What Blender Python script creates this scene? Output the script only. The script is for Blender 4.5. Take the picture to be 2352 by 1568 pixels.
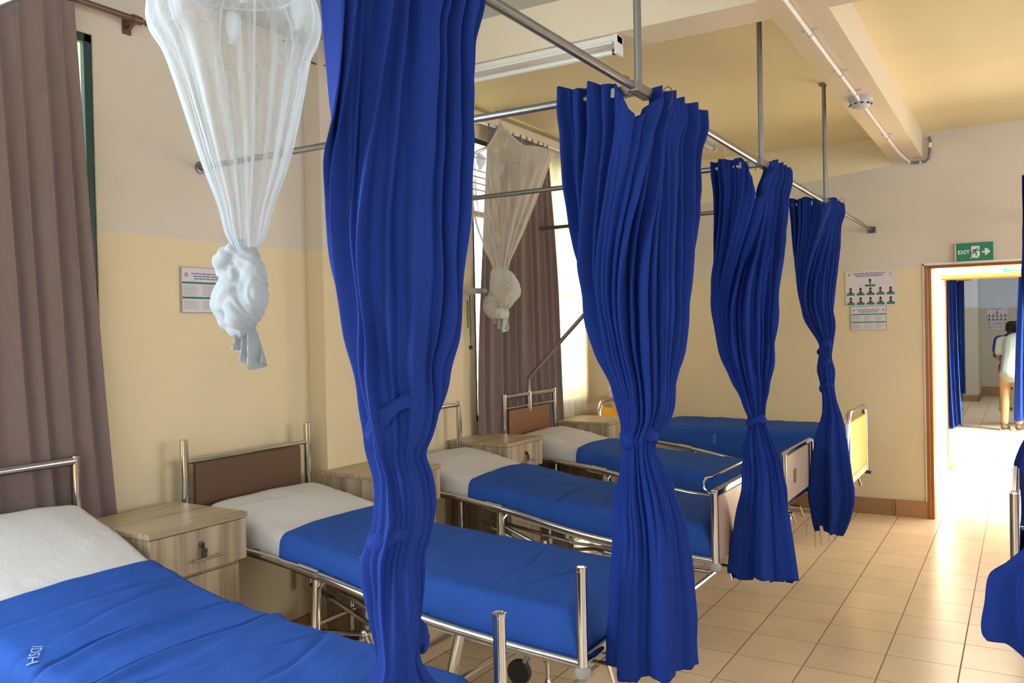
import bpy, bmesh, math, random
from math import sin, cos, pi, radians, exp, sqrt, atan2
from mathutils import Vector, Matrix, noise
from mathutils.bvhtree import BVHTree

random.seed(7)
SC = bpy.context.scene
COL = SC.collection
for o in list(bpy.data.objects):
    bpy.data.objects.remove(o)

# ------------------------------------------------------------------ camera
def make_camera():
    yaw, pitch, roll = radians(31.1), radians(-0.68), radians(-1.2)
    fwd = Vector((-sin(yaw) * cos(pitch), cos(yaw) * cos(pitch), sin(pitch)))
    right = Vector((cos(yaw), sin(yaw), 0))
    up = right.cross(fwd)
    r2 = cos(roll) * right + sin(roll) * up
    u2 = -sin(roll) * right + cos(roll) * up
    cd = bpy.data.cameras.new('camera')
    cd.sensor_width = 36.0
    cd.lens = 36.0 * 1950.0 / 2352.0
    cd.clip_start = 0.05
    cd.clip_end = 200
    co = bpy.data.objects.new('camera', cd)
    COL.objects.link(co)
    m = Matrix(((r2.x, u2.x, -fwd.x, 0), (r2.y, u2.y, -fwd.y, 0), (r2.z, u2.z, -fwd.z, 1.55), (0, 0, 0, 1)))
    co.matrix_world = m
    SC.camera = co
make_camera()

# ------------------------------------------------------------------ world, lights, exposure
W = bpy.data.worlds.new('World')
SC.world = W
W.use_nodes = True
bg = W.node_tree.nodes['Background']
bg.inputs[0].default_value = (0.80, 0.88, 1.0, 1)
bg.inputs[1].default_value = 3.2

def area(name, loc, rot, sx, sy, power, color):
    l = bpy.data.lights.new(name, 'AREA')
    l.shape = 'RECTANGLE'
    l.size = sx
    l.size_y = sy
    l.energy = power
    l.color = color
    o = bpy.data.objects.new(name, l)
    o.location = loc
    o.rotation_euler = rot
    COL.objects.link(o)
    return o

sun = bpy.data.lights.new('sun', 'SUN')
sun.energy = 60.0
sun.angle = radians(0.6)
sun.color = (1.0, 0.90, 0.72)
so = bpy.data.objects.new('sun', sun)
COL.objects.link(so)
so.rotation_euler = Vector((0.10, 1.25, -3.3)).to_track_quat('-Z', 'Y').to_euler()

area('daylight_right_front', (3.95, 0.6, 1.95), (0, radians(90), 0), 1.5, 2.6, 14, (0.86, 0.93, 1.0))
area('daylight_right_back', (3.95, 4.9, 1.95), (0, radians(90), 0), 1.5, 2.6, 62, (0.98, 0.96, 0.93))
area('daylight_rear', (0.3, -2.7, 1.9), (radians(90), 0, 0), 3.0, 1.5, 18, (0.80, 0.90, 1.0))
area('daylight_left_front', (-3.05, 0.15, 1.9), (0, radians(-90), 0), 1.7, 1.3, 92, (0.70, 0.85, 1.0))
area('daylight_left_back', (-3.16, 5.85, 1.9), (0, radians(-90), 0), 1.6, 1.0, 24, (1.0, 0.95, 0.85))
pl = area('fill_far_ward_patch', (1.6, 12.3, 2.8), (0, radians(32), 0), 1.2, 1.4, 300, (1.0, 0.95, 0.88))  # unseen lamp added inside the next ward to brighten a floor patch
pl.data.spread = radians(60)
area('fill_far_ward_end', (1.5, 16.5, 2.4), (0, radians(60), 0), 2.0, 3.0, 70, (0.80, 0.90, 1.0))  # added lamp hung inside the next ward, no window built there

SC.view_settings.view_transform = 'Standard'
SC.view_settings.look = 'None'
SC.view_settings.gamma = 1.0
SC.view_settings.use_curve_mapping = False
SC.view_settings.exposure = 0.30

# ------------------------------------------------------------------ materials
def nodes_of(m):
    m.use_nodes = True
    return m.node_tree.nodes, m.node_tree.links

def lin(c):
    return tuple(((v / 12.92) if v <= 0.04045 else ((v + 0.055) / 1.055) ** 2.4) for v in c)

def mat(name, col, rough=0.6, metal=0.0, noise_amt=0.0, noise_scale=8.0, bump=0.0, bump_scale=60.0, spec=0.5, sheen=0.0, trans=0.0, stretch=(1, 1, 1)):
    m = bpy.data.materials.new(name)
    n, l = nodes_of(m)
    b = n['Principled BSDF']
    c = (*col, 1)
    b.inputs['Base Color'].default_value = c
    b.inputs['Roughness'].default_value = rough
    b.inputs['Metallic'].default_value = metal
    b.inputs['Specular IOR Level'].default_value = spec
    if sheen:
        b.inputs['Sheen Weight'].default_value = sheen
    tc = n.new('ShaderNodeTexCoord')
    mp = n.new('ShaderNodeMapping')
    mp.inputs['Scale'].default_value = stretch
    l.new(tc.outputs['Object'], mp.inputs['Vector'])
    if noise_amt:
        t = n.new('ShaderNodeTexNoise')
        t.inputs['Scale'].default_value = noise_scale
        t.inputs['Detail'].default_value = 5
        l.new(mp.outputs[0], t.inputs['Vector'])
        r = n.new('ShaderNodeMapRange')
        r.inputs['To Min'].default_value = 1 - noise_amt
        r.inputs['To Max'].default_value = 1 + noise_amt
        l.new(t.outputs['Fac'], r.inputs['Value'])
        x = n.new('ShaderNodeMix')
        x.data_type = 'RGBA'
        x.blend_type = 'MULTIPLY'
        x.inputs[0].default_value = 1
        x.inputs[6].default_value = c
        l.new(r.outputs[0], x.inputs[7])
        l.new(x.outputs[2], b.inputs['Base Color'])
    if bump:
        t = n.new('ShaderNodeTexNoise')
        t.inputs['Scale'].default_value = bump_scale
        t.inputs['Detail'].default_value = 4
        l.new(mp.outputs[0], t.inputs['Vector'])
        bp = n.new('ShaderNodeBump')
        bp.inputs['Strength'].default_value = bump
        bp.inputs['Distance'].default_value = 0.01
        l.new(t.outputs['Fac'], bp.inputs['Height'])
        l.new(bp.outputs[0], b.inputs['Normal'])
    return m

M = {}
M['chrome'] = mat('chrome', (0.58, 0.57, 0.56), 0.13, 1.0)
M['rail'] = mat('rail_metal', (0.24, 0.24, 0.25), 0.34, 0.85, 0.12, 12)
M['dark_metal'] = mat('dark_metal', (0.10, 0.10, 0.10), 0.45, 0.7)
M['rubber'] = mat('rubber', (0.035, 0.035, 0.035), 0.7)
M['cap'] = mat('cap_plastic', (0.30, 0.29, 0.26), 0.5)
M['blue_curtain'] = mat('blue_curtain_cloth', (0.009, 0.030, 0.205), 0.80, 0, 0.08, 5, 0.25, 420, 0.12)
M['blue_blanket'] = mat('blue_blanket_cloth', (0.022, 0.076, 0.315), 0.85, 0, 0.12, 6, 0.2, 220, 0.12)
M['white_sheet'] = mat('white_sheet_cloth', (0.57, 0.55, 0.54), 0.85, 0, 0.03, 6, 0.2, 120, 0.2)
M['brown_curtain'] = mat('brown_curtain_cloth', (0.205, 0.150, 0.140), 0.8, 0, 0.08, 30, 0.3, 400, 0.2, 0.2)
M['panel_brown'] = mat('brown_laminate', (0.10, 0.048, 0.022), 0.45, 0, 0.12, 6, spec=0.4)
M['panel_pink'] = mat('pale_laminate', (0.40, 0.26, 0.20), 0.35, 0, 0.08, 8)
M['yellow_plastic'] = mat('yellow_plastic', (0.88, 0.42, 0.02), 0.35)
M['white_plastic'] = mat('white_plastic', (0.72, 0.70, 0.66), 0.4)
M['grey_plastic'] = mat('grey_plastic', (0.45, 0.44, 0.47), 0.45)
M['teal_frame'] = mat('teal_painted_steel', (0.012, 0.055, 0.052), 0.35)
M['rod_brown'] = mat('bronze_rod', (0.16, 0.09, 0.07), 0.35, 0.5)
M['door_wood'] = mat('varnished_wood', (0.34, 0.10, 0.025), 0.3, 0, 0.2, 6, stretch=(12, 12, 1))
M['door_wood_sunlit'] = mat('sunlit_varnished_wood', (0.72, 0.40, 0.06), 0.35, 0, 0.1, 6, stretch=(12, 12, 1))  # yellow of sunlight on the brown-orange jamb wood put into the colour
M['white_paint'] = mat('white_paint', (0.80, 0.78, 0.74), 0.6)
M['green_sign'] = mat('green_sign', (0.0, 0.19, 0.09), 0.4)
M['sign_white'] = mat('sign_white', (0.72, 0.70, 0.70), 0.5)
M['paper'] = mat('paper', (0.62, 0.58, 0.60), 0.5)
M['ink_violet'] = mat('ink_violet', (0.13, 0.10, 0.33), 0.6)
M['ink_grey'] = mat('ink_grey', (0.34, 0.31, 0.33), 0.6)
M['ink_green'] = mat('ink_green', (0.01, 0.17, 0.12), 0.6)
M['skin'] = mat('brown_skin', (0.075, 0.032, 0.018), 0.5, 0, 0.05, 20)
M['skin_mid'] = mat('portrait_brown', (0.22, 0.09, 0.05), 0.6)
M['skin_red'] = mat('portrait_red', (0.40, 0.08, 0.05), 0.6)
M['hair'] = mat('black_hair', (0.010, 0.008, 0.008), 0.9, 0, 0, 8, 0.6, 200)
M['shirt'] = mat('white_shirt', (0.46, 0.58, 0.58), 0.8)
M['tan'] = mat('tan_trousers', (0.42, 0.27, 0.13), 0.85)
M['shoe'] = mat('brown_shoe', (0.09, 0.06, 0.04), 0.6)
M['sole'] = mat('pale_sole', (0.5, 0.46, 0.32), 0.6)
M['flex'] = mat('grey_conduit', (0.16, 0.16, 0.16), 0.5, 0, 0.2, 80)
M['wire'] = mat('wire', (0.08, 0.07, 0.06), 0.5, 0.6)
M['thread'] = mat('white_thread', (0.62, 0.60, 0.55), 0.7)
M['embroidery'] = mat('white_embroidery', (0.26, 0.32, 0.50), 0.8)
M['stucco_ext'] = mat('outdoor_plaster', (0.62, 0.36, 0.28), 0.9)

def cloth_sheer(name, col, alpha, streak=0.0):
    m = bpy.data.materials.new(name)
    n, l = nodes_of(m)
    n.remove(n['Principled BSDF'])
    out = n['Material Output']
    d = n.new('ShaderNodeBsdfDiffuse')
    d.inputs[0].default_value = (*col, 1)
    t = n.new('ShaderNodeBsdfTranslucent')
    t.inputs[0].default_value = (*col, 1)
    mx = n.new('ShaderNodeMixShader')
    mx.inputs[0].default_value = 0.45
    l.new(d.outputs[0], mx.inputs[1])
    l.new(t.outputs[0], mx.inputs[2])
    tr = n.new('ShaderNodeBsdfTransparent')
    # fine weave: slightly denser and thinner patches
    tc = n.new('ShaderNodeTexCoord')
    ns = n.new('ShaderNodeTexNoise')
    ns.inputs['Scale'].default_value = 9
    l.new(tc.outputs['Object'], ns.inputs['Vector'])
    mr = n.new('ShaderNodeMapRange')
    mr.inputs['To Min'].default_value = alpha - 0.06
    mr.inputs['To Max'].default_value = alpha + 0.06
    l.new(ns.outputs['Fac'], mr.inputs['Value'])
    fac = mr.outputs[0]
    if streak:
        sp = n.new('ShaderNodeSeparateXYZ')
        l.new(tc.outputs['Object'], sp.inputs[0])
        an = n.new('ShaderNodeMath'); an.operation = 'ARCTAN2'
        l.new(sp.outputs['X'], an.inputs[0]); l.new(sp.outputs['Y'], an.inputs[1])
        cb = n.new('ShaderNodeCombineXYZ')
        l.new(an.outputs[0], cb.inputs[0])
        zs = n.new('ShaderNodeMath'); zs.operation = 'MULTIPLY'; zs.inputs[1].default_value = 0.35
        l.new(sp.outputs['Z'], zs.inputs[0]); l.new(zs.outputs[0], cb.inputs[1])
        n2 = n.new('ShaderNodeTexNoise'); n2.inputs['Scale'].default_value = 7; n2.inputs['Detail'].default_value = 4
        l.new(cb.outputs[0], n2.inputs['Vector'])
        r2 = n.new('ShaderNodeMapRange'); r2.inputs['From Min'].default_value = 0.50; r2.inputs['From Max'].default_value = 0.72
        r2.inputs['To Min'].default_value = 0.0; r2.inputs['To Max'].default_value = streak
        l.new(n2.outputs['Fac'], r2.inputs['Value'])
        lw = n.new('ShaderNodeLayerWeight'); lw.inputs[0].default_value = 0.35
        ed = n.new('ShaderNodeMath'); ed.operation = 'MULTIPLY_ADD'; ed.inputs[1].default_value = 0.45
        l.new(lw.outputs['Facing'], ed.inputs[0]); l.new(r2.outputs[0], ed.inputs[2])
        ad = n.new('ShaderNodeMath'); ad.operation = 'ADD'; ad.use_clamp = True
        l.new(ed.outputs[0], ad.inputs[0]); l.new(fac, ad.inputs[1])
        fac = ad.outputs[0]
    m2 = n.new('ShaderNodeMixShader')
    l.new(fac, m2.inputs[0])
    l.new(tr.outputs[0], m2.inputs[1])
    l.new(mx.outputs[0], m2.inputs[2])
    l.new(m2.outputs[0], out.inputs['Surface'])
    return m
M['net'] = cloth_sheer('mosquito_net_mesh', (0.60, 0.65, 0.72), 0.22, 0.26)
M['net_dense'] = cloth_sheer('bunched_net_mesh', (0.52, 0.56, 0.61), 0.92)
M['net_hem'] = cloth_sheer('net_hem', (0.66, 0.70, 0.75), 0.50)
M['sheer'] = cloth_sheer('sheer_curtain', (0.85, 0.80, 0.66), 0.80)
M['net_cream'] = cloth_sheer('cream_net_mesh', (0.80, 0.76, 0.68), 0.28, 0.18)
M['net_cream_dense'] = cloth_sheer('cream_bunched_net', (0.74, 0.72, 0.66), 0.92)

def glass_mat():
    m = bpy.data.materials.new('window_glass')
    n, l = nodes_of(m)
    n.remove(n['Principled BSDF'])
    t = n.new('ShaderNodeBsdfTransparent')
    t.inputs[0].default_value = (0.93, 0.96, 0.95, 1)
    g = n.new('ShaderNodeBsdfGlossy')
    g.inputs['Roughness'].default_value = 0.03
    x = n.new('ShaderNodeMixShader')
    x.inputs[0].default_value = 0.07
    l.new(t.outputs[0], x.inputs[1])
    l.new(g.outputs[0], x.inputs[2])
    l.new(x.outputs[0], n['Material Output'].inputs['Surface'])
    return m
M['glass'] = glass_mat()

def wall_mat(name, low, high, zsplit=1.985, top=None):
    """two-tone plaster: cream paint below zsplit, off-white above; top=(colour, z0, slope, x0): ceiling colour above a sloping line, left of x0"""
    m = bpy.data.materials.new(name)
    n, l = nodes_of(m)
    b = n['Principled BSDF']
    b.inputs['Roughness'].default_value = 0.55
    b.inputs['Specular IOR Level'].default_value = 0.3
    g = n.new('ShaderNodeNewGeometry')
    s = n.new('ShaderNodeSeparateXYZ')
    l.new(g.outputs['Position'], s.inputs[0])
    ns = n.new('ShaderNodeTexNoise')
    ns.inputs['Scale'].default_value = 3
    ns.inputs['Detail'].default_value = 6
    l.new(g.outputs['Position'], ns.inputs['Vector'])
    wob = n.new('ShaderNodeMath')
    wob.operation = 'MULTIPLY_ADD'
    wob.inputs[1].default_value = 0.012
    l.new(ns.outputs['Fac'], wob.inputs[0])
    l.new(s.outputs['Z'], wob.inputs[2])
    gt = n.new('ShaderNodeMath')
    gt.operation = 'GREATER_THAN'
    gt.inputs[1].default_value = zsplit + 0.006
    l.new(wob.outputs[0], gt.inputs[0])
    mx = n.new('ShaderNodeMix')
    mx.data_type = 'RGBA'
    mx.inputs[6].default_value = (*low, 1)
    mx.inputs[7].default_value = (*high, 1)
    l.new(gt.outputs[0], mx.inputs[0])
    last = mx.outputs[2]
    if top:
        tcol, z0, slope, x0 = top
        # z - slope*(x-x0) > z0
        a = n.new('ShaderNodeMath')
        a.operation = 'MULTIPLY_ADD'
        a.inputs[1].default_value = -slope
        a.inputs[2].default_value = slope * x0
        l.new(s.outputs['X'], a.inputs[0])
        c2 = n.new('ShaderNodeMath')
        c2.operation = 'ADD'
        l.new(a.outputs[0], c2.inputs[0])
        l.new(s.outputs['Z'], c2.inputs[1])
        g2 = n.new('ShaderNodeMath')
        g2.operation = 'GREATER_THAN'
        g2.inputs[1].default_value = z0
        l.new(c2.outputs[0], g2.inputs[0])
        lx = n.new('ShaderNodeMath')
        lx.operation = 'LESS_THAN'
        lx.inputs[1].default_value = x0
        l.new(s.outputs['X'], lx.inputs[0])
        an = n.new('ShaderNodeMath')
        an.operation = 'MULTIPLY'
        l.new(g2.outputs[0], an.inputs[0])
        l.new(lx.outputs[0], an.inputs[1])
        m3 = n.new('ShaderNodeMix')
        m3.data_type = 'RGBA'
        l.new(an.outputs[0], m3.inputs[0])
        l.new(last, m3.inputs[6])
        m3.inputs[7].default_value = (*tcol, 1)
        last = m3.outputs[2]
    r = n.new('ShaderNodeMapRange')
    r.inputs['To Min'].default_value = 0.95
    r.inputs['To Max'].default_value = 1.05
    l.new(ns.outputs['Fac'], r.inputs['Value'])
    mm = n.new('ShaderNodeMix')
    mm.data_type = 'RGBA'
    mm.blend_type = 'MULTIPLY'
    mm.inputs[0].default_value = 1
    l.new(last, mm.inputs[6])
    l.new(r.outputs[0], mm.inputs[7])
    l.new(mm.outputs[2], b.inputs['Base Color'])
    n2 = n.new('ShaderNodeTexNoise')
    n2.inputs['Scale'].default_value = 90
    l.new(g.outputs['Position'], n2.inputs['Vector'])
    bp = n.new('ShaderNodeBump')
    bp.inputs['Strength'].default_value = 0.12
    bp.inputs['Distance'].default_value = 0.004
    l.new(n2.outputs['Fac'], bp.inputs['Height'])
    l.new(bp.outputs[0], b.inputs['Normal'])
    return m

CREAM = (0.67, 0.56, 0.36)
OFFW = (0.60, 0.54, 0.46)
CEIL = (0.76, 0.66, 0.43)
M['wall'] = wall_mat('two_tone_plaster', CREAM, OFFW)
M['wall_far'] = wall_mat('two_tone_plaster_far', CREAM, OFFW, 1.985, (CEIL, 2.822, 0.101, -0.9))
M['wall2'] = wall_mat('two_tone_plaster_next_room', (0.50, 0.45, 0.36), (0.58, 0.64, 0.70), 1.83)
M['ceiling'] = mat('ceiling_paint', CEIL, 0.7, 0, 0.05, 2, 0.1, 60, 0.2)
M['ceiling_near'] = mat('ceiling_near_cool_lit', (0.50, 0.50, 0.47), 0.7, 0, 0.05, 2, 0.1, 60, 0.2)  # grey of cool window light on the cream ceiling put into the colour
M['beam'] = mat('beam_paint', (0.70, 0.60, 0.46), 0.7, 0, 0.04, 3, 0.1, 60, 0.2)
M['skirting'] = None

def tile_mat(name, col, sx, sy, ox, oy, grout, rough=0.28, gw=0.004):
    m = bpy.data.materials.new(name)
    n, l = nodes_of(m)
    b = n['Principled BSDF']
    g = n.new('ShaderNodeNewGeometry')
    s = n.new('ShaderNodeSeparateXYZ')
    l.new(g.outputs['Position'], s.inputs[0])
    def line(out, step, off, w):
        a = n.new('ShaderNodeMath'); a.operation = 'SUBTRACT'; a.inputs[1].default_value = off
        l.new(out, a.inputs[0])
        p = n.new('ShaderNodeMath'); p.operation = 'PINGPONG'; p.inputs[1].default_value = step / 2
        l.new(a.outputs[0], p.inputs[0])
        c = n.new('ShaderNodeMath'); c.operation = 'LESS_THAN'; c.inputs[1].default_value = w / 2
        l.new(p.outputs[0], c.inputs[0])
        d = n.new('ShaderNodeMath'); d.operation = 'DIVIDE'; d.inputs[1].default_value = step
        l.new(a.outputs[0], d.inputs[0])
        f = n.new('ShaderNodeMath'); f.operation = 'FLOOR'
        l.new(d.outputs[0], f.inputs[0])
        return c.outputs[0], f.outputs[0]
    lx, ix = line(s.outputs['X'], sx, ox, gw * 1.5)
    ly, iy = line(s.outputs['Y'], sy, oy, gw)
    mxm = n.new('ShaderNodeMath'); mxm.operation = 'MAXIMUM'
    l.new(lx, mxm.inputs[0]); l.new(ly, mxm.inputs[1])
    cb = n.new('ShaderNodeCombineXYZ')
    l.new(ix, cb.inputs[0]); l.new(iy, cb.inputs[1])
    wn = n.new('ShaderNodeTexWhiteNoise')
    l.new(cb.outputs[0], wn.inputs['Vector'])
    ns = n.new('ShaderNodeTexNoise')
    ns.inputs['Scale'].default_value = 5; ns.inputs['Detail'].default_value = 8
    l.new(g.outputs['Position'], ns.inputs['Vector'])
    ad = n.new('ShaderNodeMath'); ad.operation = 'MULTIPLY_ADD'; ad.inputs[1].default_value = 0.35
    l.new(wn.outputs['Value'], ad.inputs[0]); l.new(ns.outputs['Fac'], ad.inputs[2])
    r = n.new('ShaderNodeMapRange')
    r.inputs['From Min'].default_value = 0.2; r.inputs['From Max'].default_value = 1.1
    r.inputs['To Min'].default_value = 0.84; r.inputs['To Max'].default_value = 1.10
    l.new(ad.outputs[0], r.inputs['Value'])
    mm = n.new('ShaderNodeMix'); mm.data_type = 'RGBA'; mm.blend_type = 'MULTIPLY'; mm.inputs[0].default_value = 1
    mm.inputs[6].default_value = (*col, 1)
    l.new(r.outputs[0], mm.inputs[7])
    # scuffs
    n3 = n.new('ShaderNodeTexNoise'); n3.inputs['Scale'].default_value = 9; n3.inputs['Detail'].default_value = 10; n3.inputs['Roughness'].default_value = 0.7
    l.new(g.outputs['Position'], n3.inputs['Vector'])
    r3 = n.new('ShaderNodeMapRange'); r3.inputs['From Min'].default_value = 0.60; r3.inputs['From Max'].default_value = 0.72
    r3.inputs['To Min'].default_value = 1.0; r3.inputs['To Max'].default_value = 0.72
    l.new(n3.outputs['Fac'], r3.inputs['Value'])
    m4 = n.new('ShaderNodeMix'); m4.data_type = 'RGBA'; m4.blend_type = 'MULTIPLY'; m4.inputs[0].default_value = 1
    l.new(mm.outputs[2], m4.inputs[6]); l.new(r3.outputs[0], m4.inputs[7])
    mg = n.new('ShaderNodeMix'); mg.data_type = 'RGBA'
    l.new(mxm.outputs[0], mg.inputs[0]); l.new(m4.outputs[2], mg.inputs[6]); mg.inputs[7].default_value = (*grout, 1)
    l.new(mg.outputs[2], b.inputs['Base Color'])
    rr = n.new('ShaderNodeMapRange'); rr.inputs['To Min'].default_value = rough; rr.inputs['To Max'].default_value = 0.75
    l.new(mxm.outputs[0], rr.inputs['Value'])
    l.new(rr.outputs[0], b.inputs['Roughness'])
    inv = n.new('ShaderNodeMath'); inv.operation = 'SUBTRACT'; inv.inputs[0].default_value = 1
    l.new(mxm.outputs[0], inv.inputs[1])
    bp = n.new('ShaderNodeBump'); bp.inputs['Strength'].default_value = 0.35; bp.inputs['Distance'].default_value = 0.003
    l.new(inv.outputs[0], bp.inputs['Height']); l.new(bp.outputs[0], b.inputs['Normal'])
    return m
M['floor'] = tile_mat('floor_tiles', (0.80, 0.62, 0.41), 0.309, 0.317, -0.571, 4.279, (0.30, 0.16, 0.08))
M['court'] = tile_mat('courtyard_tiles', (0.80, 0.72, 0.60), 0.309, 0.317, -0.571, 4.279, (0.3, 0.2, 0.12), 0.35)

def skirt_mat():
    m = bpy.data.materials.new('skirting_tiles')
    n, l = nodes_of(m)
    b = n['Principled BSDF']
    g = n.new('ShaderNodeNewGeometry')
    mp = n.new('ShaderNodeMapping')
    l.new(g.outputs['Position'], mp.inputs['Vector'])
    mp.inputs['Rotation'].default_value = (radians(90), 0, 0)
    br = n.new('ShaderNodeTexBrick')
    br.inputs['Scale'].default_value = 1.0
    br.inputs['Brick Width'].default_value = 0.31
    br.inputs['Row Height'].default_value = 0.22
    br.inputs['Mortar Size'].default_value = 0.003
    br.offset = 0.0
    br.inputs['Color1'].default_value = (0.36, 0.20, 0.09, 1)
    br.inputs['Color2'].default_value = (0.30, 0.165, 0.075, 1)
    br.inputs['Mortar'].default_value = (0.20, 0.11, 0.06, 1)
    l.new(mp.outputs[0], br.inputs['Vector'])
    l.new(br.outputs[0], b.inputs['Base Color'])
    b.inputs['Roughness'].default_value = 0.4
    return m
M['skirting'] = skirt_mat()

def woodgrain(name, c1, c2, axis, scale=18.0):
    """striped laminate with the grain running along the given axis"""
    m = bpy.data.materials.new(name)
    n, l = nodes_of(m)
    b = n['Principled BSDF']
    tc = n.new('ShaderNodeTexCoord')
    mp = n.new('ShaderNodeMapping')
    sc = [scale, scale, scale]
    sc[axis] = 0.5
    mp.inputs['Scale'].default_value = sc
    l.new(tc.outputs['Object'], mp.inputs['Vector'])
    t = n.new('ShaderNodeTexNoise')
    t.inputs['Scale'].default_value = 1.6
    t.inputs['Detail'].default_value = 6
    t.inputs['Roughness'].default_value = 0.6
    l.new(mp.outputs[0], t.inputs['Vector'])
    cr = n.new('ShaderNodeValToRGB')
    cr.color_ramp.elements[0].position = 0.36
    cr.color_ramp.elements[0].color = (*c2, 1)
    cr.color_ramp.elements[1].position = 0.62
    cr.color_ramp.elements[1].color = (*c1, 1)
    l.new(t.outputs['Fac'], cr.inputs[0])
    l.new(cr.outputs[0], b.inputs['Base Color'])
    b.inputs['Roughness'].default_value = 0.38
    return m
M['lam_v'] = woodgrain('striped_laminate_upright', (0.46, 0.36, 0.24), (0.25, 0.185, 0.115), 2, 15)
M['lam_h'] = woodgrain('striped_laminate_top', (0.48, 0.37, 0.235), (0.27, 0.195, 0.115), 1, 22)

def floral():
    m = bpy.data.materials.new('patterned_skirt_cloth')
    n, l = nodes_of(m)
    b = n['Principled BSDF']
    tc = n.new('ShaderNodeTexCoord')
    v = n.new('ShaderNodeTexVoronoi')
    v.inputs['Scale'].default_value = 14
    l.new(tc.outputs['Object'], v.inputs['Vector'])
    cr = n.new('ShaderNodeValToRGB')
    cr.color_ramp.interpolation = 'CONSTANT'
    cr.color_ramp.elements[0].color = (0.02, 0.04, 0.15, 1)
    cr.color_ramp.elements[1].position = 0.32
    cr.color_ramp.elements[1].color = (0.45, 0.48, 0.33, 1)
    l.new(v.outputs['Distance'], cr.inputs[0])
    l.new(cr.outputs[0], b.inputs['Base Color'])
    b.inputs['Roughness'].default_value = 0.8
    return m
M['floral'] = floral()

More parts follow.
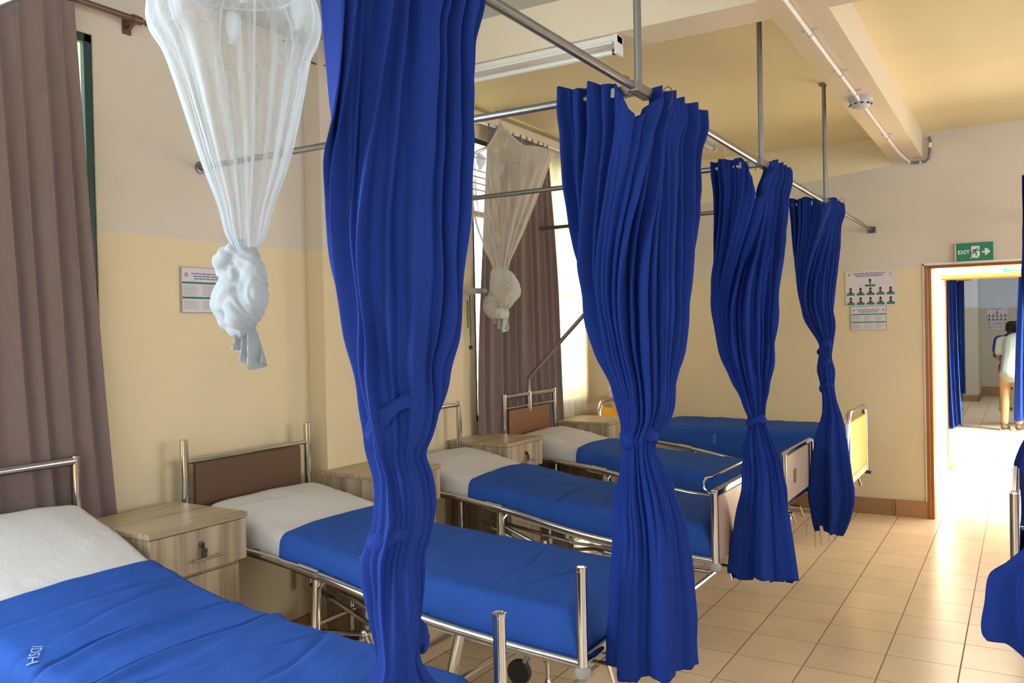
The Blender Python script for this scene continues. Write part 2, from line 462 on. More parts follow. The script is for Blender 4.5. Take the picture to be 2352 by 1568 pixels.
# ------------------------------------------------------------------ mesh helpers
class MB:
    def __init__(s):
        s.v = []
        s.f = []
    def box(s, x0, x1, y0, y1, z0, z1):
        i = len(s.v)
        s.v += [(x0, y0, z0), (x1, y0, z0), (x1, y1, z0), (x0, y1, z0), (x0, y0, z1), (x1, y0, z1), (x1, y1, z1), (x0, y1, z1)]
        s.f += [tuple(i + k for k in q) for q in ((0, 3, 2, 1), (4, 5, 6, 7), (0, 1, 5, 4), (1, 2, 6, 5), (2, 3, 7, 6), (3, 0, 4, 7))]
        return s
    def tube(s, pts, r, seg=12, cap=True, radii=None, flat=1.0):
        P = [Vector(p) for p in pts]
        n = len(P)
        t0 = (P[1] - P[0]).normalized()
        ref = Vector((0, 0, 1)) if abs(t0.z) < 0.9 else Vector((1, 0, 0))
        a = t0.cross(ref).normalized()
        base = len(s.v)
        for i in range(n):
            if i == 0:
                t = P[1] - P[0]
            elif i == n - 1:
                t = P[-1] - P[-2]
            else:
                t = (P[i + 1] - P[i]).normalized() + (P[i] - P[i - 1]).normalized()
            if t.length < 1e-9:
                t = t0
            t.normalize()
            a = (a - t * a.dot(t))
            if a.length < 1e-6:
                a = t.orthogonal()
            a.normalize()
            b = t.cross(a)
            rr = radii[i] if radii else r
            for k in range(seg):
                th = 2 * pi * k / seg
                q = P[i] + a * (rr * cos(th)) + b * (rr * flat * sin(th))
                s.v.append(tuple(q))
        for i in range(n - 1):
            for k in range(seg):
                k2 = (k + 1) % seg
                s.f.append((base + i * seg + k, base + i * seg + k2, base + (i + 1) * seg + k2, base + (i + 1) * seg + k))
        if cap:
            s.f.append(tuple(base + k for k in reversed(range(seg))))
            s.f.append(tuple(base + (n - 1) * seg + k for k in range(seg)))
        return s
    def lathe(s, c, prof, seg=20, axis='z'):
        base = len(s.v)
        for (r, z) in prof:
            for k in range(seg):
                th = 2 * pi * k / seg
                d = (r * cos(th), r * sin(th), z)
                if axis == 'y':
                    d = (d[0], d[2], d[1])
                elif axis == 'x':
                    d = (d[2], d[0], d[1])
                s.v.append((c[0] + d[0], c[1] + d[1], c[2] + d[2]))
        for i in range(len(prof) - 1):
            for k in range(seg):
                k2 = (k + 1) % seg
                s.f.append((base + i * seg + k, base + i * seg + k2, base + (i + 1) * seg + k2, base + (i + 1) * seg + k))
        s.f.append(tuple(base + k for k in reversed(range(seg))))
        s.f.append(tuple(base + (len(prof) - 1) * seg + k for k in range(seg)))
        return s
    def grid(s, rows, closed=False):
        base = len(s.v)
        n = len(rows[0])
        for r in rows:
            s.v += [tuple(p) for p in r]
        for i in range(len(rows) - 1):
            for k in range(n if closed else n - 1):
                k2 = (k + 1) % n
                s.f.append((base + i * n + k, base + i * n + k2, base + (i + 1) * n + k2, base + (i + 1) * n + k))
        return s
    def ball(s, c, r, seg=12, rings=8):
        pr = []
        for i in range(rings + 1):
            a = -pi / 2 + pi * i / rings
            pr.append((max(1e-4, r * cos(a)), r * sin(a)))
        return s.lathe(c, pr, seg)
    def prism(s, pts, y0, y1):
        """polygon in x,z extruded in y"""
        i = len(s.v)
        n = len(pts)
        s.v += [(x, y0, z) for x, z in pts] + [(x, y1, z) for x, z in pts]
        s.f.append(tuple(i + k for k in range(n)))
        s.f.append(tuple(i + n + k for k in reversed(range(n))))
        for k in range(n):
            k2 = (k + 1) % n
            s.f.append((i + k, i + n + k, i + n + k2, i + k2))
        return s
    def build(s, name, m, parent=None, smooth=True, bevel=0.0, solid=0.0, subs=0):
        me = bpy.data.meshes.new(name)
        me.from_pydata(s.v, [], s.f)
        bm = bmesh.new()
        bm.from_mesh(me)
        bmesh.ops.recalc_face_normals(bm, faces=bm.faces)
        bm.to_mesh(me)
        bm.free()
        me.materials.append(m)
        if smooth:
            for p in me.polygons:
                p.use_smooth = True
            try:
                me.set_sharp_from_angle(angle=radians(38))
            except Exception:
                pass
        o = bpy.data.objects.new(name, me)
        COL.objects.link(o)
        if parent:
            o.parent = parent
        if bevel:
            b = o.modifiers.new('bevel', 'BEVEL')
            b.width = bevel
            b.segments = 2
            b.limit_method = 'ANGLE'
        if solid:
            q = o.modifiers.new('solid', 'SOLIDIFY')
            q.thickness = solid
        if subs:
            q = o.modifiers.new('sub', 'SUBSURF')
            q.levels = subs
            q.render_levels = subs
        return o

def tag(o, label=None, cat=None, group=None, kind=None):
    if label: o['label'] = label
    if cat: o['category'] = cat
    if group: o['group'] = group
    if kind: o['kind'] = kind
    return o

def thing(name, label, cat, loc=(0, 0, 0), rz=0, group=None):
    o = bpy.data.objects.new(name, None)
    o.empty_display_size = 0.1
    COL.objects.link(o)
    o.location = loc
    o.rotation_euler = (0, 0, rz)
    return tag(o, label, cat, group)

def struct(name, mb, m, parent=None, smooth=False, label=None, **k):
    o = mb.build(name, m, parent, smooth, **k)
    if not parent:
        o['kind'] = 'structure'
        if label:
            o['label'] = label
    return o

def copy_tree(o, parent=None):
    c = o.copy()
    COL.objects.link(c)
    if parent:
        c.parent = parent
    for ch in list(o.children):
        copy_tree(ch, c)
    return c

def lerp(a, b, t):
    return a + (b - a) * t

def interp(tab, x, col=1):
    """tab sorted ascending on column 0"""
    if x <= tab[0][0]:
        return tab[0][col]
    for i in range(len(tab) - 1):
        if x <= tab[i + 1][0]:
            t = (x - tab[i][0]) / (tab[i + 1][0] - tab[i][0])
            # Catmull-Rom
            p1, p2 = tab[i][col], tab[i + 1][col]
            p0 = tab[i - 1][col] if i > 0 else p1
            p3 = tab[i + 2][col] if i + 2 < len(tab) else p2
            h1 = (tab[i + 1][0] - tab[i][0])
            m1 = (p2 - p0) / max(1e-6, (tab[i + 1][0] - (tab[i - 1][0] if i > 0 else tab[i][0] - 0))) * h1
            m2 = (p3 - p1) / max(1e-6, ((tab[i + 2][0] if i + 2 < len(tab) else tab[i + 1][0] + 0) - tab[i][0])) * h1
            t2, t3 = t * t, t * t * t
            return (2 * t3 - 3 * t2 + 1) * p1 + (t3 - 2 * t2 + t) * m1 + (-2 * t3 + 3 * t2) * p2 + (t3 - t2) * m2
    return tab[-1][col]

def sstep(a, b, x):
    t = max(0.0, min(1.0, (x - a) / (b - a)))
    return t * t * (3 - 2 * t)

def text_mesh(name, body, size, m, parent, loc, rot, align='LEFT', extrude=0.0008, bold=0.0):
    cu = bpy.data.curves.new(name, 'FONT')
    cu.body = body
    cu.size = size
    cu.extrude = extrude
    cu.offset = bold
    cu.align_x = align
    cu.resolution_u = 3
    tmp = bpy.data.objects.new('tmp', cu)
    COL.objects.link(tmp)
    bpy.context.view_layer.update()
    me = bpy.data.meshes.new_from_object(tmp.evaluated_get(bpy.context.evaluated_depsgraph_get()))
    bpy.data.objects.remove(tmp)
    me.name = name
    me.materials.clear()
    me.materials.append(m)
    o = bpy.data.objects.new(name, me)
    COL.objects.link(o)
    if parent:
        o.parent = parent
    o.location = loc
    o.rotation_euler = rot
    return o

def fuse(name, mb, m, parent=None, voxel=0.012, smooth_it=4):
    """merge overlapping closed shapes into one continuous skin"""
    o = mb.build('tmp_fuse', m)
    r = o.modifiers.new('r', 'REMESH')
    r.mode = 'VOXEL'
    r.voxel_size = voxel
    s = o.modifiers.new('s', 'SMOOTH')
    s.iterations = smooth_it
    s.factor = 0.6
    bpy.context.view_layer.update()
    me = bpy.data.meshes.new_from_object(o.evaluated_get(bpy.context.evaluated_depsgraph_get()))
    bpy.data.objects.remove(o)
    me.name = name
    for p in me.polygons:
        p.use_smooth = True
    if not me.materials:
        me.materials.append(m)
    q = bpy.data.objects.new(name, me)
    COL.objects.link(q)
    if parent:
        q.parent = parent
    return q

# ------------------------------------------------------------------ structure
XL, YF, ZC = -3.15, 7.44, 3.05       # left wall, far wall, ceiling
XR, YB = 4.1, -2.9
W1 = (-0.70, 2.05, 0.95, 2.76)       # left windows: y0, y1, z0, z1
W2 = (4.74, 6.45, 0.95, 2.86)
struct('floor', MB().box(XL - .15, XR + .15, YB - .15, 7.62, -0.12, 0), M['floor'])
struct('ceiling', MB().box(XL - .15, XR + .15, 3.66, 7.62, ZC, ZC + .2), M['ceiling'])
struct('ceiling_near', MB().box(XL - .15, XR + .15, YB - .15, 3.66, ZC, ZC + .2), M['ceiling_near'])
wl = MB()
wl.box(XL - .15, XL, YB - .15, W1[0], 0, ZC)
wl.box(XL - .15, XL, W1[0], W1[1], 0, W1[2]); wl.box(XL - .15, XL, W1[0], W1[1], W1[3], ZC)
wl.box(XL - .15, XL, W1[1], W2[0], 0, ZC)
wl.box(XL - .15, XL, W2[0], W2[1], 0, W2[2]); wl.box(XL - .15, XL, W2[0], W2[1], W2[3], ZC)
wl.box(XL - .15, XL, W2[1], 7.62, 0, ZC)
wl.box(XL, XL + .11, 3.20, 3.66, 0, ZC)          # pier carrying the cross beam
struct('wall_left', wl, M['wall'])
DX0, DX1, DZ = -0.668, 0.50, 2.0
wf = MB()
wf.box(XL, DX0 + .02, YF, 7.62, 0, ZC)
wf.box(DX0 + .02, DX1 - .02, YF, 7.62, DZ - .012, ZC)
wf.box(DX1 - .02, XR, YF, 7.62, 0, ZC)
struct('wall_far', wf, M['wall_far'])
wr = MB()
for a, b in ((YB - .15, -0.8), (2.0, 3.4), (6.4, 7.62)):
    wr.box(XR, XR + .15, a, b, 0, ZC)
for a, b in ((-0.8, 2.0), (3.4, 6.4)):
    wr.box(XR, XR + .15, a, b, 0, 1.05); wr.box(XR, XR + .15, a, b, 2.8, ZC)
struct('wall_right', wr, M['wall'])
wb = MB()
wb.box(XL, -1.4, YB - .15, YB, 0, ZC); wb.box(2.0, XR, YB - .15, YB, 0, ZC)
wb.box(-1.4, 2.0, YB - .15, YB, 0, 1.0); wb.box(-1.4, 2.0, YB - .15, YB, 2.8, ZC)
struct('wall_back', wb, M['wall'])
# beams
cb = MB()
cb.box(XL, XR, 3.45, 3.68, 2.85, ZC + .05)
struct('trim_1', cb, M['beam'])
lb = MB()
lb.box(-0.90, -0.67, 3.68, YF, 2.85, ZC + .05)
lb.box(-0.90, -0.67, YB, 3.45, 2.85, ZC + .05)
struct('trim_2', lb, M['beam'])
# ledge above the curtains on the left wall
lg = MB()
lg.box(XL, XL + .05, 3.66, YF, 2.97, 3.02)
lg.box(XL, XL + .012, YB, 3.2, 2.975, 2.99)
struct('trim_3', lg, M['beam'])
# skirting
sk = MB(); sk.box(XL + .0, DX0 - .0, YF - .015, YF, 0, 0.13); sk.box(DX1 + .07, XR, YF - .015, YF, 0, 0.13)
struct('baseboard_far', sk, M['skirting'])
sk = MB(); sk.box(XL, XL + .015, YB, 3.2, 0, 0.13); sk.box(XL, XL + .015, 3.66, YF - .015, 0, 0.13)
struct('baseboard_left', sk, M['skirting'])

# left windows
def window(name, w, nx, bars):
    y0, y1, z0, z1 = w
    f = MB()
    X = XL - 0.022
    t = 0.034
    f.box(X - .012, X + .014, y0, y0 + t, z0, z1); f.box(X - .012, X + .014, y1 - t, y1, z0, z1)
    f.box(X - .012, X + .014, y0, y1, z0, z0 + t); f.box(X - .012, X + .014, y0, y1, z1 - t, z1)
    for i in range(1, nx):
        yy = lerp(y0, y1, i / nx)
        f.box(X - .012, X + .014, yy - .02, yy + .02, z0, z1)
    for zz in bars:
        f.box(X - .012, X + .014, y0, y1, zz - .018, zz + .018)
    # casement inner rims
    r = struct(name, f, M['teal_frame'], bevel=0.003)
    g = MB(); g.box(X - .004, X + .0, y0 + .02, y1 - .02, z0 + .02, z1 - .02)
    g.build('glass', M['glass'], r, False)
    return r
window('window_1', W1, 4, (1.75,))
w2 = window('window_2', W2, 3, (1.83, 2.35))
lat = MB()
lat.tube([(XL - .02, 4.86, 1.52), (XL + .03, 4.90, 1.50), (XL + .05, 4.97, 1.42)], 0.006, 8)
lat.build('window_stay', M['dark_metal'], w2)
grille = MB()
for i in range(5):
    zz = 2.50 + i * 0.045
    grille.box(XL - .13, XL - .12, W2[0] + .04, W2[1] - .04, zz, zz + .008)
grille.build('burglar_grille', M['dark_metal'], w2, False)
# windows of the right and rear walls
def plain_window(name, x0, x1, y0, y1, z0, z1, alongy=True):
    f = MB(); t = .05
    if alongy:
        for a in (y0, (y0 + y1) / 2 - t / 2, y1 - t): f.box(x0, x1, a, a + t, z0, z1)
        for a in (z0, z1 - t, z0 + (z1 - z0) * .55): f.box(x0, x1, y0, y1, a, a + t)
    else:
        for a in (x0, (x0 + x1) / 2 - t / 2, x1 - t): f.box(a, a + t, y0, y1, z0, z1)
        for a in (z0, z1 - t, z0 + (z1 - z0) * .55): f.box(x0, x1, y0, y1, a, a + t)
    return struct(name, f, M['teal_frame'])
plain_window('window_3', XR + .03, XR + .10, -0.8, 2.0, 1.05, 2.8)
plain_window('window_4', XR + .03, XR + .10, 3.4, 6.4, 1.05, 2.8)
plain_window('window_5', -1.4, 2.0, YB - .10, YB - .04, 1.0, 2.8, False)

# doorway 1 (in the far wall)
d = MB()
d.box(DX0, DX0 + .022, YF - .018, YF + .02, 0, DZ)
d.box(DX0 + .028, DX0 + .05, YF - .026, YF + .02, 0, DZ - .016)
d.box(DX1 - .022, DX1, YF - .018, YF + .02, 0, DZ)
d.box(DX1 - .05, DX1 - .028, YF - .026, YF + .02, 0, DZ - .016)
d.box(DX0, DX1, YF - .018, YF + .02, DZ - .013, DZ)
d.box(DX0 + .028, DX1 - .028, YF - .026, YF + .02, DZ - .027, DZ - .016)
dr = struct('door_1', d, M['door_wood'], bevel=0.004)
j = MB()
j.box(DX0 + .02, DX0 + .052, YF, 7.64, 0, DZ - .03)
j.box(DX1 - .052, DX1 - .02, YF, 7.64, 0, DZ - .03)
j.box(DX0 + .02, DX1 - .02, YF, 7.63, DZ - .026, DZ - .012)
j.box(DX0 + .02, DX0 + .03, YF - .02, YF + .0, 0, DZ - .028)
j.build('door_jamb', M['door_wood_sunlit'], dr, False)
e = MB()
e.box(DX0 - .012, DX0, YF - .010, YF + .01, 0, DZ + .012)
e.box(DX0 - .012, DX1 + .012, YF - .010, YF + .01, DZ, DZ + .016)
e.build('frame_edging', M['white_paint'], dr, False)
patch = MB()
patch.box(DX0 - .23, DX0 - .012, YF - .022, YF - .014, .0, .13)
struct('trim_4', patch, mat('patched_skirting', (0.40, 0.20, 0.08), 0.4, 0, 0.15, 14))

# courtyard between the wards and the next ward
Y2 = 9.84
struct('floor_courtyard', MB().box(-4.5, 6, 7.62, Y2, -0.12, 0), M['court'])
struct('floor_next_ward', MB().box(-3.4, 4, Y2, 20.3, -0.12, 0), M['floor'])
wn = MB()
wn.box(-4.5, -0.70, Y2, Y2 + .16, 0, 3.4); wn.box(-0.70, 0.50, Y2, Y2 + .16, 2.0, 3.4); wn.box(0.50, 6, Y2, Y2 + .16, 0, 3.4)
struct('wall_courtyard', wn, M['white_paint'])
wn = MB()
wn.box(-3.4, 4, 20.2, 20.35, 0, 3.4)
wn.box(-1.03, -0.77, 18.8, 20.2, 0, 3.4)
wn.box(-3.5, -3.4, Y2, 20.35, 0, 3.4); 
wn.box(4.0, 4.1, Y2, 20.35, 0, 3.4)
struct('wall_next_ward', wn, M['wall2'])
struct('ceiling_next_ward', MB().box(-3.5, 4.1, Y2, 20.35, 3.4, 3.55), M['ceiling_near'])
sk = MB(); sk.box(-0.77, 4, 20.185, 20.2, 0, 0.20); sk.box(-1.04, -0.76, 18.785, 18.8, 0, 0.12); sk.box(-0.77, -0.755, 18.785, 20.2, 0, .12)
struct('baseboard_next_ward', sk, M['skirting'])
d = MB()
d.box(-0.73, 0.53, Y2 - .04, Y2, 1.995, 2.035)
d.box(-0.73, 0.53, Y2 - .03, Y2, 1.985, 1.995)
d.box(-0.70, -0.690, Y2 - .01, Y2 + .12, 0, 1.99); d.box(0.474, 0.50, Y2 - .02, Y2 + .12, 0, 1.99)
struct('door_2', d, mat('orange_varnish', (0.34, 0.085, 0.008), 0.5), bevel=0.003)
ds = thing('door_sign', 'green door sign with white lettering above the second doorway', 'sign', (-0.178, Y2 - .006, 2.045))
MB().box(0, 0.62, -.004, .002, 0, 0.036).build('sign_plate', mat('door_sign_green', (0.010, 0.11, 0.065), 0.6), ds, False)
text_mesh('lettering', 'MALE (ORTHO', 0.021, M['white_paint'], ds, (0.040, -.006, 0.011), (radians(90), 0, 0), bold=0.0006)
# roof slab edges above the courtyard doorway belong to the ward roof; outdoor ground and neighbour wall seen through the window slits
struct('floor_ground_outside', MB().box(-30, XL - .15, -12, 30, -0.3, -0.12), mat('outdoor_ground', (0.30, 0.34, 0.2), 0.9, 0, 0.2, 2))
struct('wall_neighbour_building', MB().box(-12.2, -12, -6, 9, -0.12, 5.0), M['stucco_ext'])

# ------------------------------------------------------------------ EXIT sign
ex = thing('exit_sign', 'green EXIT sign with running figure and arrow above the doorway', 'sign', (-0.443, YF - .012, 2.020))
sw, sh = 0.250, 0.136
MB().box(0, sw, -.006, .012, 0, sh).build('sign_plate', M['green_sign'], ex, False)
MB().box(-.009, 0, -.012, .012, -.004, sh).build('mounting_strip', mat('pink_strip', (0.65, 0.48, 0.42), 0.5), ex, False)
text_mesh('lettering', 'EXIT', 0.040, M['sign_white'], ex, (0.010, -.008, 0.053), (radians(90), 0, 0), bold=0.0012)
def px(u, v):  # picture units of the sign: 0..1180 x 0..570
    return (u / 1180 * sw, sh - v / 590 * sh)
pn = MB()
pn.prism([px(*p) for p in [(485, 110), (755, 115), (755, 450), (690, 510), (590, 500), (540, 500), (430, 520), (500, 470), (485, 300)]], -.008, -.006)
pn.prism([px(*p) for p in [(830, 290), (925, 290), (905, 205), (990, 205), (1095, 315), (960, 425), (905, 425), (940, 345), (830, 345)]], -.008, -.006)
pn.build('white_pictogram', M['sign_white'], ex, False)
rm = MB()
rm.lathe((px(690, 190)[0], -.009, px(690, 190)[1]), [(.0055, -.001), (.0055, .001)], 14, 'y')
for a in ([(535, 290), (570, 240), (650, 225), (700, 275), (750, 260)], [(500, 360), (560, 345), (600, 300), (640, 250)], [(600, 300), (650, 350), (650, 440)]):
    rm.tube([(px(*p)[0], -.009, px(*p)[1]) for p in a], .0045, 6)
rm.tube([(px(*p)[0], -.009, px(*p)[1]) for p in [(650, 235), (605, 310)]], .007, 6)
rm.build('running_figure', M['green_sign'], ex)

# ------------------------------------------------------------------ posters
def notice_board(name, label, loc, rot, w, h):
    """schedule sheet: heading, two green bands, columns of small print"""
    t = thing(name, label, 'poster', loc)
    t.rotation_euler = rot
    MB().box(0, w, -.002, .004, 0, h).build('sheet', M['paper'], t, False)
    fr = MB()
    for b in ((-.003, .0, -.003, h + .003), (w, w + .003, -.003, h + .003)):
        fr.box(b[0], b[1], -.004, .004, b[2], b[3])
    fr.box(0, w, -.004, .004, -.003, 0); fr.box(0, w, -.004, .004, h, h + .003)
    fr.build('edge_strip', M['ink_grey'], t, False)
    g = MB()
    for z in (0.64, 0.30):
        g.box(0.01 * w, .99 * w, -.0032, -.002, z * h, (z + .045) * h)
    g.build('green_bands', M['ink_green'], t, False)
    v = MB()
    rnd = random.Random(3)
    for zz, x0, x1 in ((.87, .17, .83), (.81, .2, .79), (.755, .22, .77)):
        x = x0
        while x < x1:
            ww = rnd.uniform(.03, .09)
            v.box(x * w, min(x1, x + ww) * w, -.0030, -.002, (zz - .012) * h, (zz + .012) * h)
            x += ww + .012
    v.build('heading_print', M['ink_violet'], t, False)
    p = MB()
    for base in (.60, .25):
        for c in range(3):
            for r in range(7 if base > .5 else 6):
                ln = rnd.uniform(.14, .27)
                p.box((.03 + c * .33) * w, (.03 + c * .33 + ln) * w, -.0030, -.002, (base - r * .036 - .008) * h, (base - r * .036 + .004) * h)
    p.build('small_print', M['ink_grey'], t, False)
    for q in (.08, .92):
        MB().lathe((q * w, -.0025, .84 * h), [(.035 * w, -.0006), (.035 * w, .0004)], 14, 'y').build('emblem', M['ink_grey'], t, False)
    return t
notice_board('notice_poster', 'framed white notice with green bands on the window wall behind the knotted net', (XL + .008, 2.43, 1.665), (0, 0, radians(90)), 0.30, 0.195)
notice_board('notice_poster', 'framed white notice with two green bands under the portrait poster beside the doorway', (-1.217, YF - .006, 1.503), (0, 0, 0), 0.265, 0.19)

def portrait_poster(label, loc, w, h):
    t = thing('portrait_poster', label, 'poster', loc)
    MB().box(0, w, -.002, .004, 0, h).build('sheet', M['paper'], t, False)
    rnd = random.Random(5)
    cells = [(.50, .62)] + [(.105 + i * .2, .375 if True else 0) for i in range(5)] + [(.105 + i * .2, .10) for i in range(5)]
    for i, (cx, cz) in enumerate(cells):
        ww = .10 if i == 0 else .08
        MB().box((cx - ww) * w, (cx + ww) * w, -.0032, -.002, (cz - .075) * h, (cz - .015) * h).build('name_bar', M['ink_green'], t, False)
        tgt = MB()
        tgt.lathe((cx * w, -.003, (cz + .085) * h), [(.027 * w, -.0008), (.027 * w, .0006)], 12, 'y')
        tgt.box((cx - .02) * w, (cx + .02) * w, -.0036, -.002, (cz + .0) * h, (cz + .08) * h)
        if i:
            tgt.prism([((cx - .05) * w, (cz - .014) * h), ((cx + .05) * w, (cz - .014) * h), ((cx + .03) * w, (cz + .025) * h), ((cx - .03) * w, (cz + .025) * h)], -.0036, -.002)
        pt = tgt.build('portrait', M['skin_red'] if i in (4, 8) else M['skin_mid'], t, False)
        MB().lathe((cx * w, -.0034, (cz + .118) * h), [(.022 * w, -.0008), (.022 * w, .0006)], 12, 'y').build('portrait_hair', M['hair'], pt, False)
    v = MB()
    for zz, x0, x1 in ((.93, .15, .82), (.885, .19, .78), (.845, .21, .76)):
        x = x0
        while x < x1:
            k = rnd.uniform(.03, .09)
            v.box(x * w, min(x1, x + k) * w, -.0030, -.002, (zz - .010) * h, (zz + .010) * h)
            x += k + .010
    v.build('heading_print', M['ink_violet'], t, False)
    MB().lathe((.08 * w, -.0025, .90 * h), [(.032 * w, -.0006), (.032 * w, .0004)], 16, 'y').build('emblem', M['ink_grey'], t, False)
    lg = MB()
    lg.prism([(.88 * w, .90 * h), (.905 * w, .94 * h), (.93 * w, .90 * h), (.905 * w, .86 * h)], -.0032, -.002)
    lg.box(.86 * w, .95 * w, -.0031, -.002, .84 * h, .85 * h)
    lg.build('emblem', M['ink_grey'], t, False)
    return t
portrait_poster('white staff poster with rows of portraits on the far wall beside the doorway', (-1.257, YF - .006, 1.700), 0.378, 0.284)
portrait_poster('small staff portrait poster on the end wall of the next room', (-0.652, 20.19, 1.565), 0.36, 0.27)
notice_board('notice_poster', 'pale notice sheet under the portrait poster on the end wall of the next room', (-0.60, 20.19, 1.375), (0, 0, 0), 0.25, 0.18)

# ------------------------------------------------------------------ ceiling fittings
def light_fitting(label, loc, length, rz):
    t = thing('fluorescent_light', label, 'ceiling light', loc, rz)
    b = MB(); b.box(0, length, -.03, .03, -.035, 0); b.box(.02, length - .02, -.045, .045, -.042, -.030)
    b.build('housing', M['white_plastic'], t, False, bevel=.003)
    for x in (0, length - .012):
        MB().box(x, x + .012, -.035, .035, -.085, 0).build('end_cap', M['white_plastic'], t, False)
    MB().tube([(.02, 0, -.066), (length - .02, 0, -.066)], .013, 14).build('tube', mat('unlit_tube', (0.72, 0.70, 0.68), 0.25), t)
    for x in (.014, length - .034):
        MB().tube([(x, 0, -.066), (x + .02, 0, -.066)], .0135, 12).build('tube_cap', M['dark_metal'], t)
    return t
light_fitting('long white fluorescent fitting, unlit, under the ceiling beam behind the nearest curtain', (-2.76, 3.50, 2.85), 1.24, 0)
light_fitting('white fluorescent fitting, unlit, on the far ceiling just right of the second blue curtain', (-2.13, 5.52, ZC), 1.22, radians(90))

cd = thing('conduit_pipe', 'white cable conduit running along the underside of the ceiling beam', 'conduit', (-0.79, 0, 2.85))
MB().tube([(0, YB + .1, -.022), (0, 5.18, -.022)] , .011, 10).tube([(0, 5.31, -.022), (0.0, 6.9, -.022), (0.01, 7.1, -.024), (.03, YF - .02, -.03)], .011, 10).build('pipe', M['white_plastic'], cd)
for y in (2.6, 3.9, 4.62, 5.05, 6.35):
    MB().box(-.035, .035, y - .008, y + .008, -.006, 0).tube([(0, y - .012, -.022), (0, y + .012, -.022)], .014, 10).build('clip', M['grey_plastic'], cd, False)
fx = MB()
fx.tube([(-.76 + .79 - .0, YF - .02, -.03), (.08, YF - .018, -.035), (.14, YF - .018, -.034), (.165, YF - .02, -.012), (.172, YF - .02, .03), (.178, YF - .02, .09), (.178, YF - .02, .13), (.170, YF - .015, .155)], .011, 10)
fx.build('flexible_tail', M['flex'], cd)
MB().tube([(.176, YF - .02, .072), (.178, YF - .02, .108)], .0125, 10).build('pipe_coupling', M['white_plastic'], cd)
MB().tube([(.100, YF - .018, -.035), (.112, YF - .018, -.035)], .0125, 10).build('pipe_coupling', M['white_plastic'], cd)

sm = thing('smoke_detector', 'round grey smoke detector on the conduit under the beam', 'smoke detector', (-0.79, 5.245, 2.85))
MB().lathe((0, 0, 0), [(.066, 0), (.066, -.014), (.058, -.018), (.056, -.046), (.040, -.056), (.012, -.058)], 28).build('body', M['grey_plastic'], sm)
sl = MB()
for k in range(10):
    a = 2 * pi * k / 10
    sl.box(.055 * cos(a) - .008, .055 * cos(a) + .008, .055 * sin(a) - .008, .055 * sin(a) + .008, -.044, -.036)
sl.build('vent_slots', M['rubber'], sm, False)
MB().ball((.02, -.05, -.04), .006).build('indicator', M['white_plastic'], sm)

# ------------------------------------------------------------------ privacy rail grid
RX, RZ = -1.05, 2.317
JY = [1.05, 2.55, 4.04, 5.55]
rg = thing('curtain_rail', 'grey steel pipe rail grid hanging from the ceiling over the beds', 'curtain rail', (RX, 0, 0))
MB().tube([(.04, -2.6, RZ), (.0, 1.0, RZ), (0.0, 2.5, RZ), (-.008, 4.0, RZ), (-.007, 5.5, RZ), (-.007, YF, RZ)], .0135, 12).build('long_rail', M['rail'], rg)
for y in JY:
    MB().tube([(0, y, RZ - .004), (XL - RX, y, RZ - .006)], .0135, 12).build('cross_rail', M['rail'], rg)
for y in JY:
    MB().tube([(0.0, y + .01, RZ), (0.0, y + .01, ZC)], .0125, 12).build('drop_pole', M['rail'], rg)
for y in JY:
    jn = MB()
    jn.box(-.018, .018, y - .05, y + .09, RZ - .018, RZ + .017)
    jn.box(-.10, .0, y - .015, y + .015, RZ - .019, RZ + .014)
    jn.build('joint_sleeve', M['rail'], rg, False, bevel=.004)
for y in JY:
    MB().lathe((XL - RX, y, RZ - .006), [(.028, 0), (.028, .010), (.016, .012)], 16, 'x').build('wall_flange', M['rail'], rg)
for y in (*JY,):
    MB().lathe((0, y + .01, ZC - .012), [(.03, 0), (.03, .012)], 16).build('ceiling_flange', M['rail'], rg)
MB().box(-.03, .03, YF - .02, YF, RZ - .03, RZ + .02).tube([(0, YF - .06, RZ), (0, YF, RZ)], .019, 12).build('wall_bracket', M['dark_metal'], rg, False)

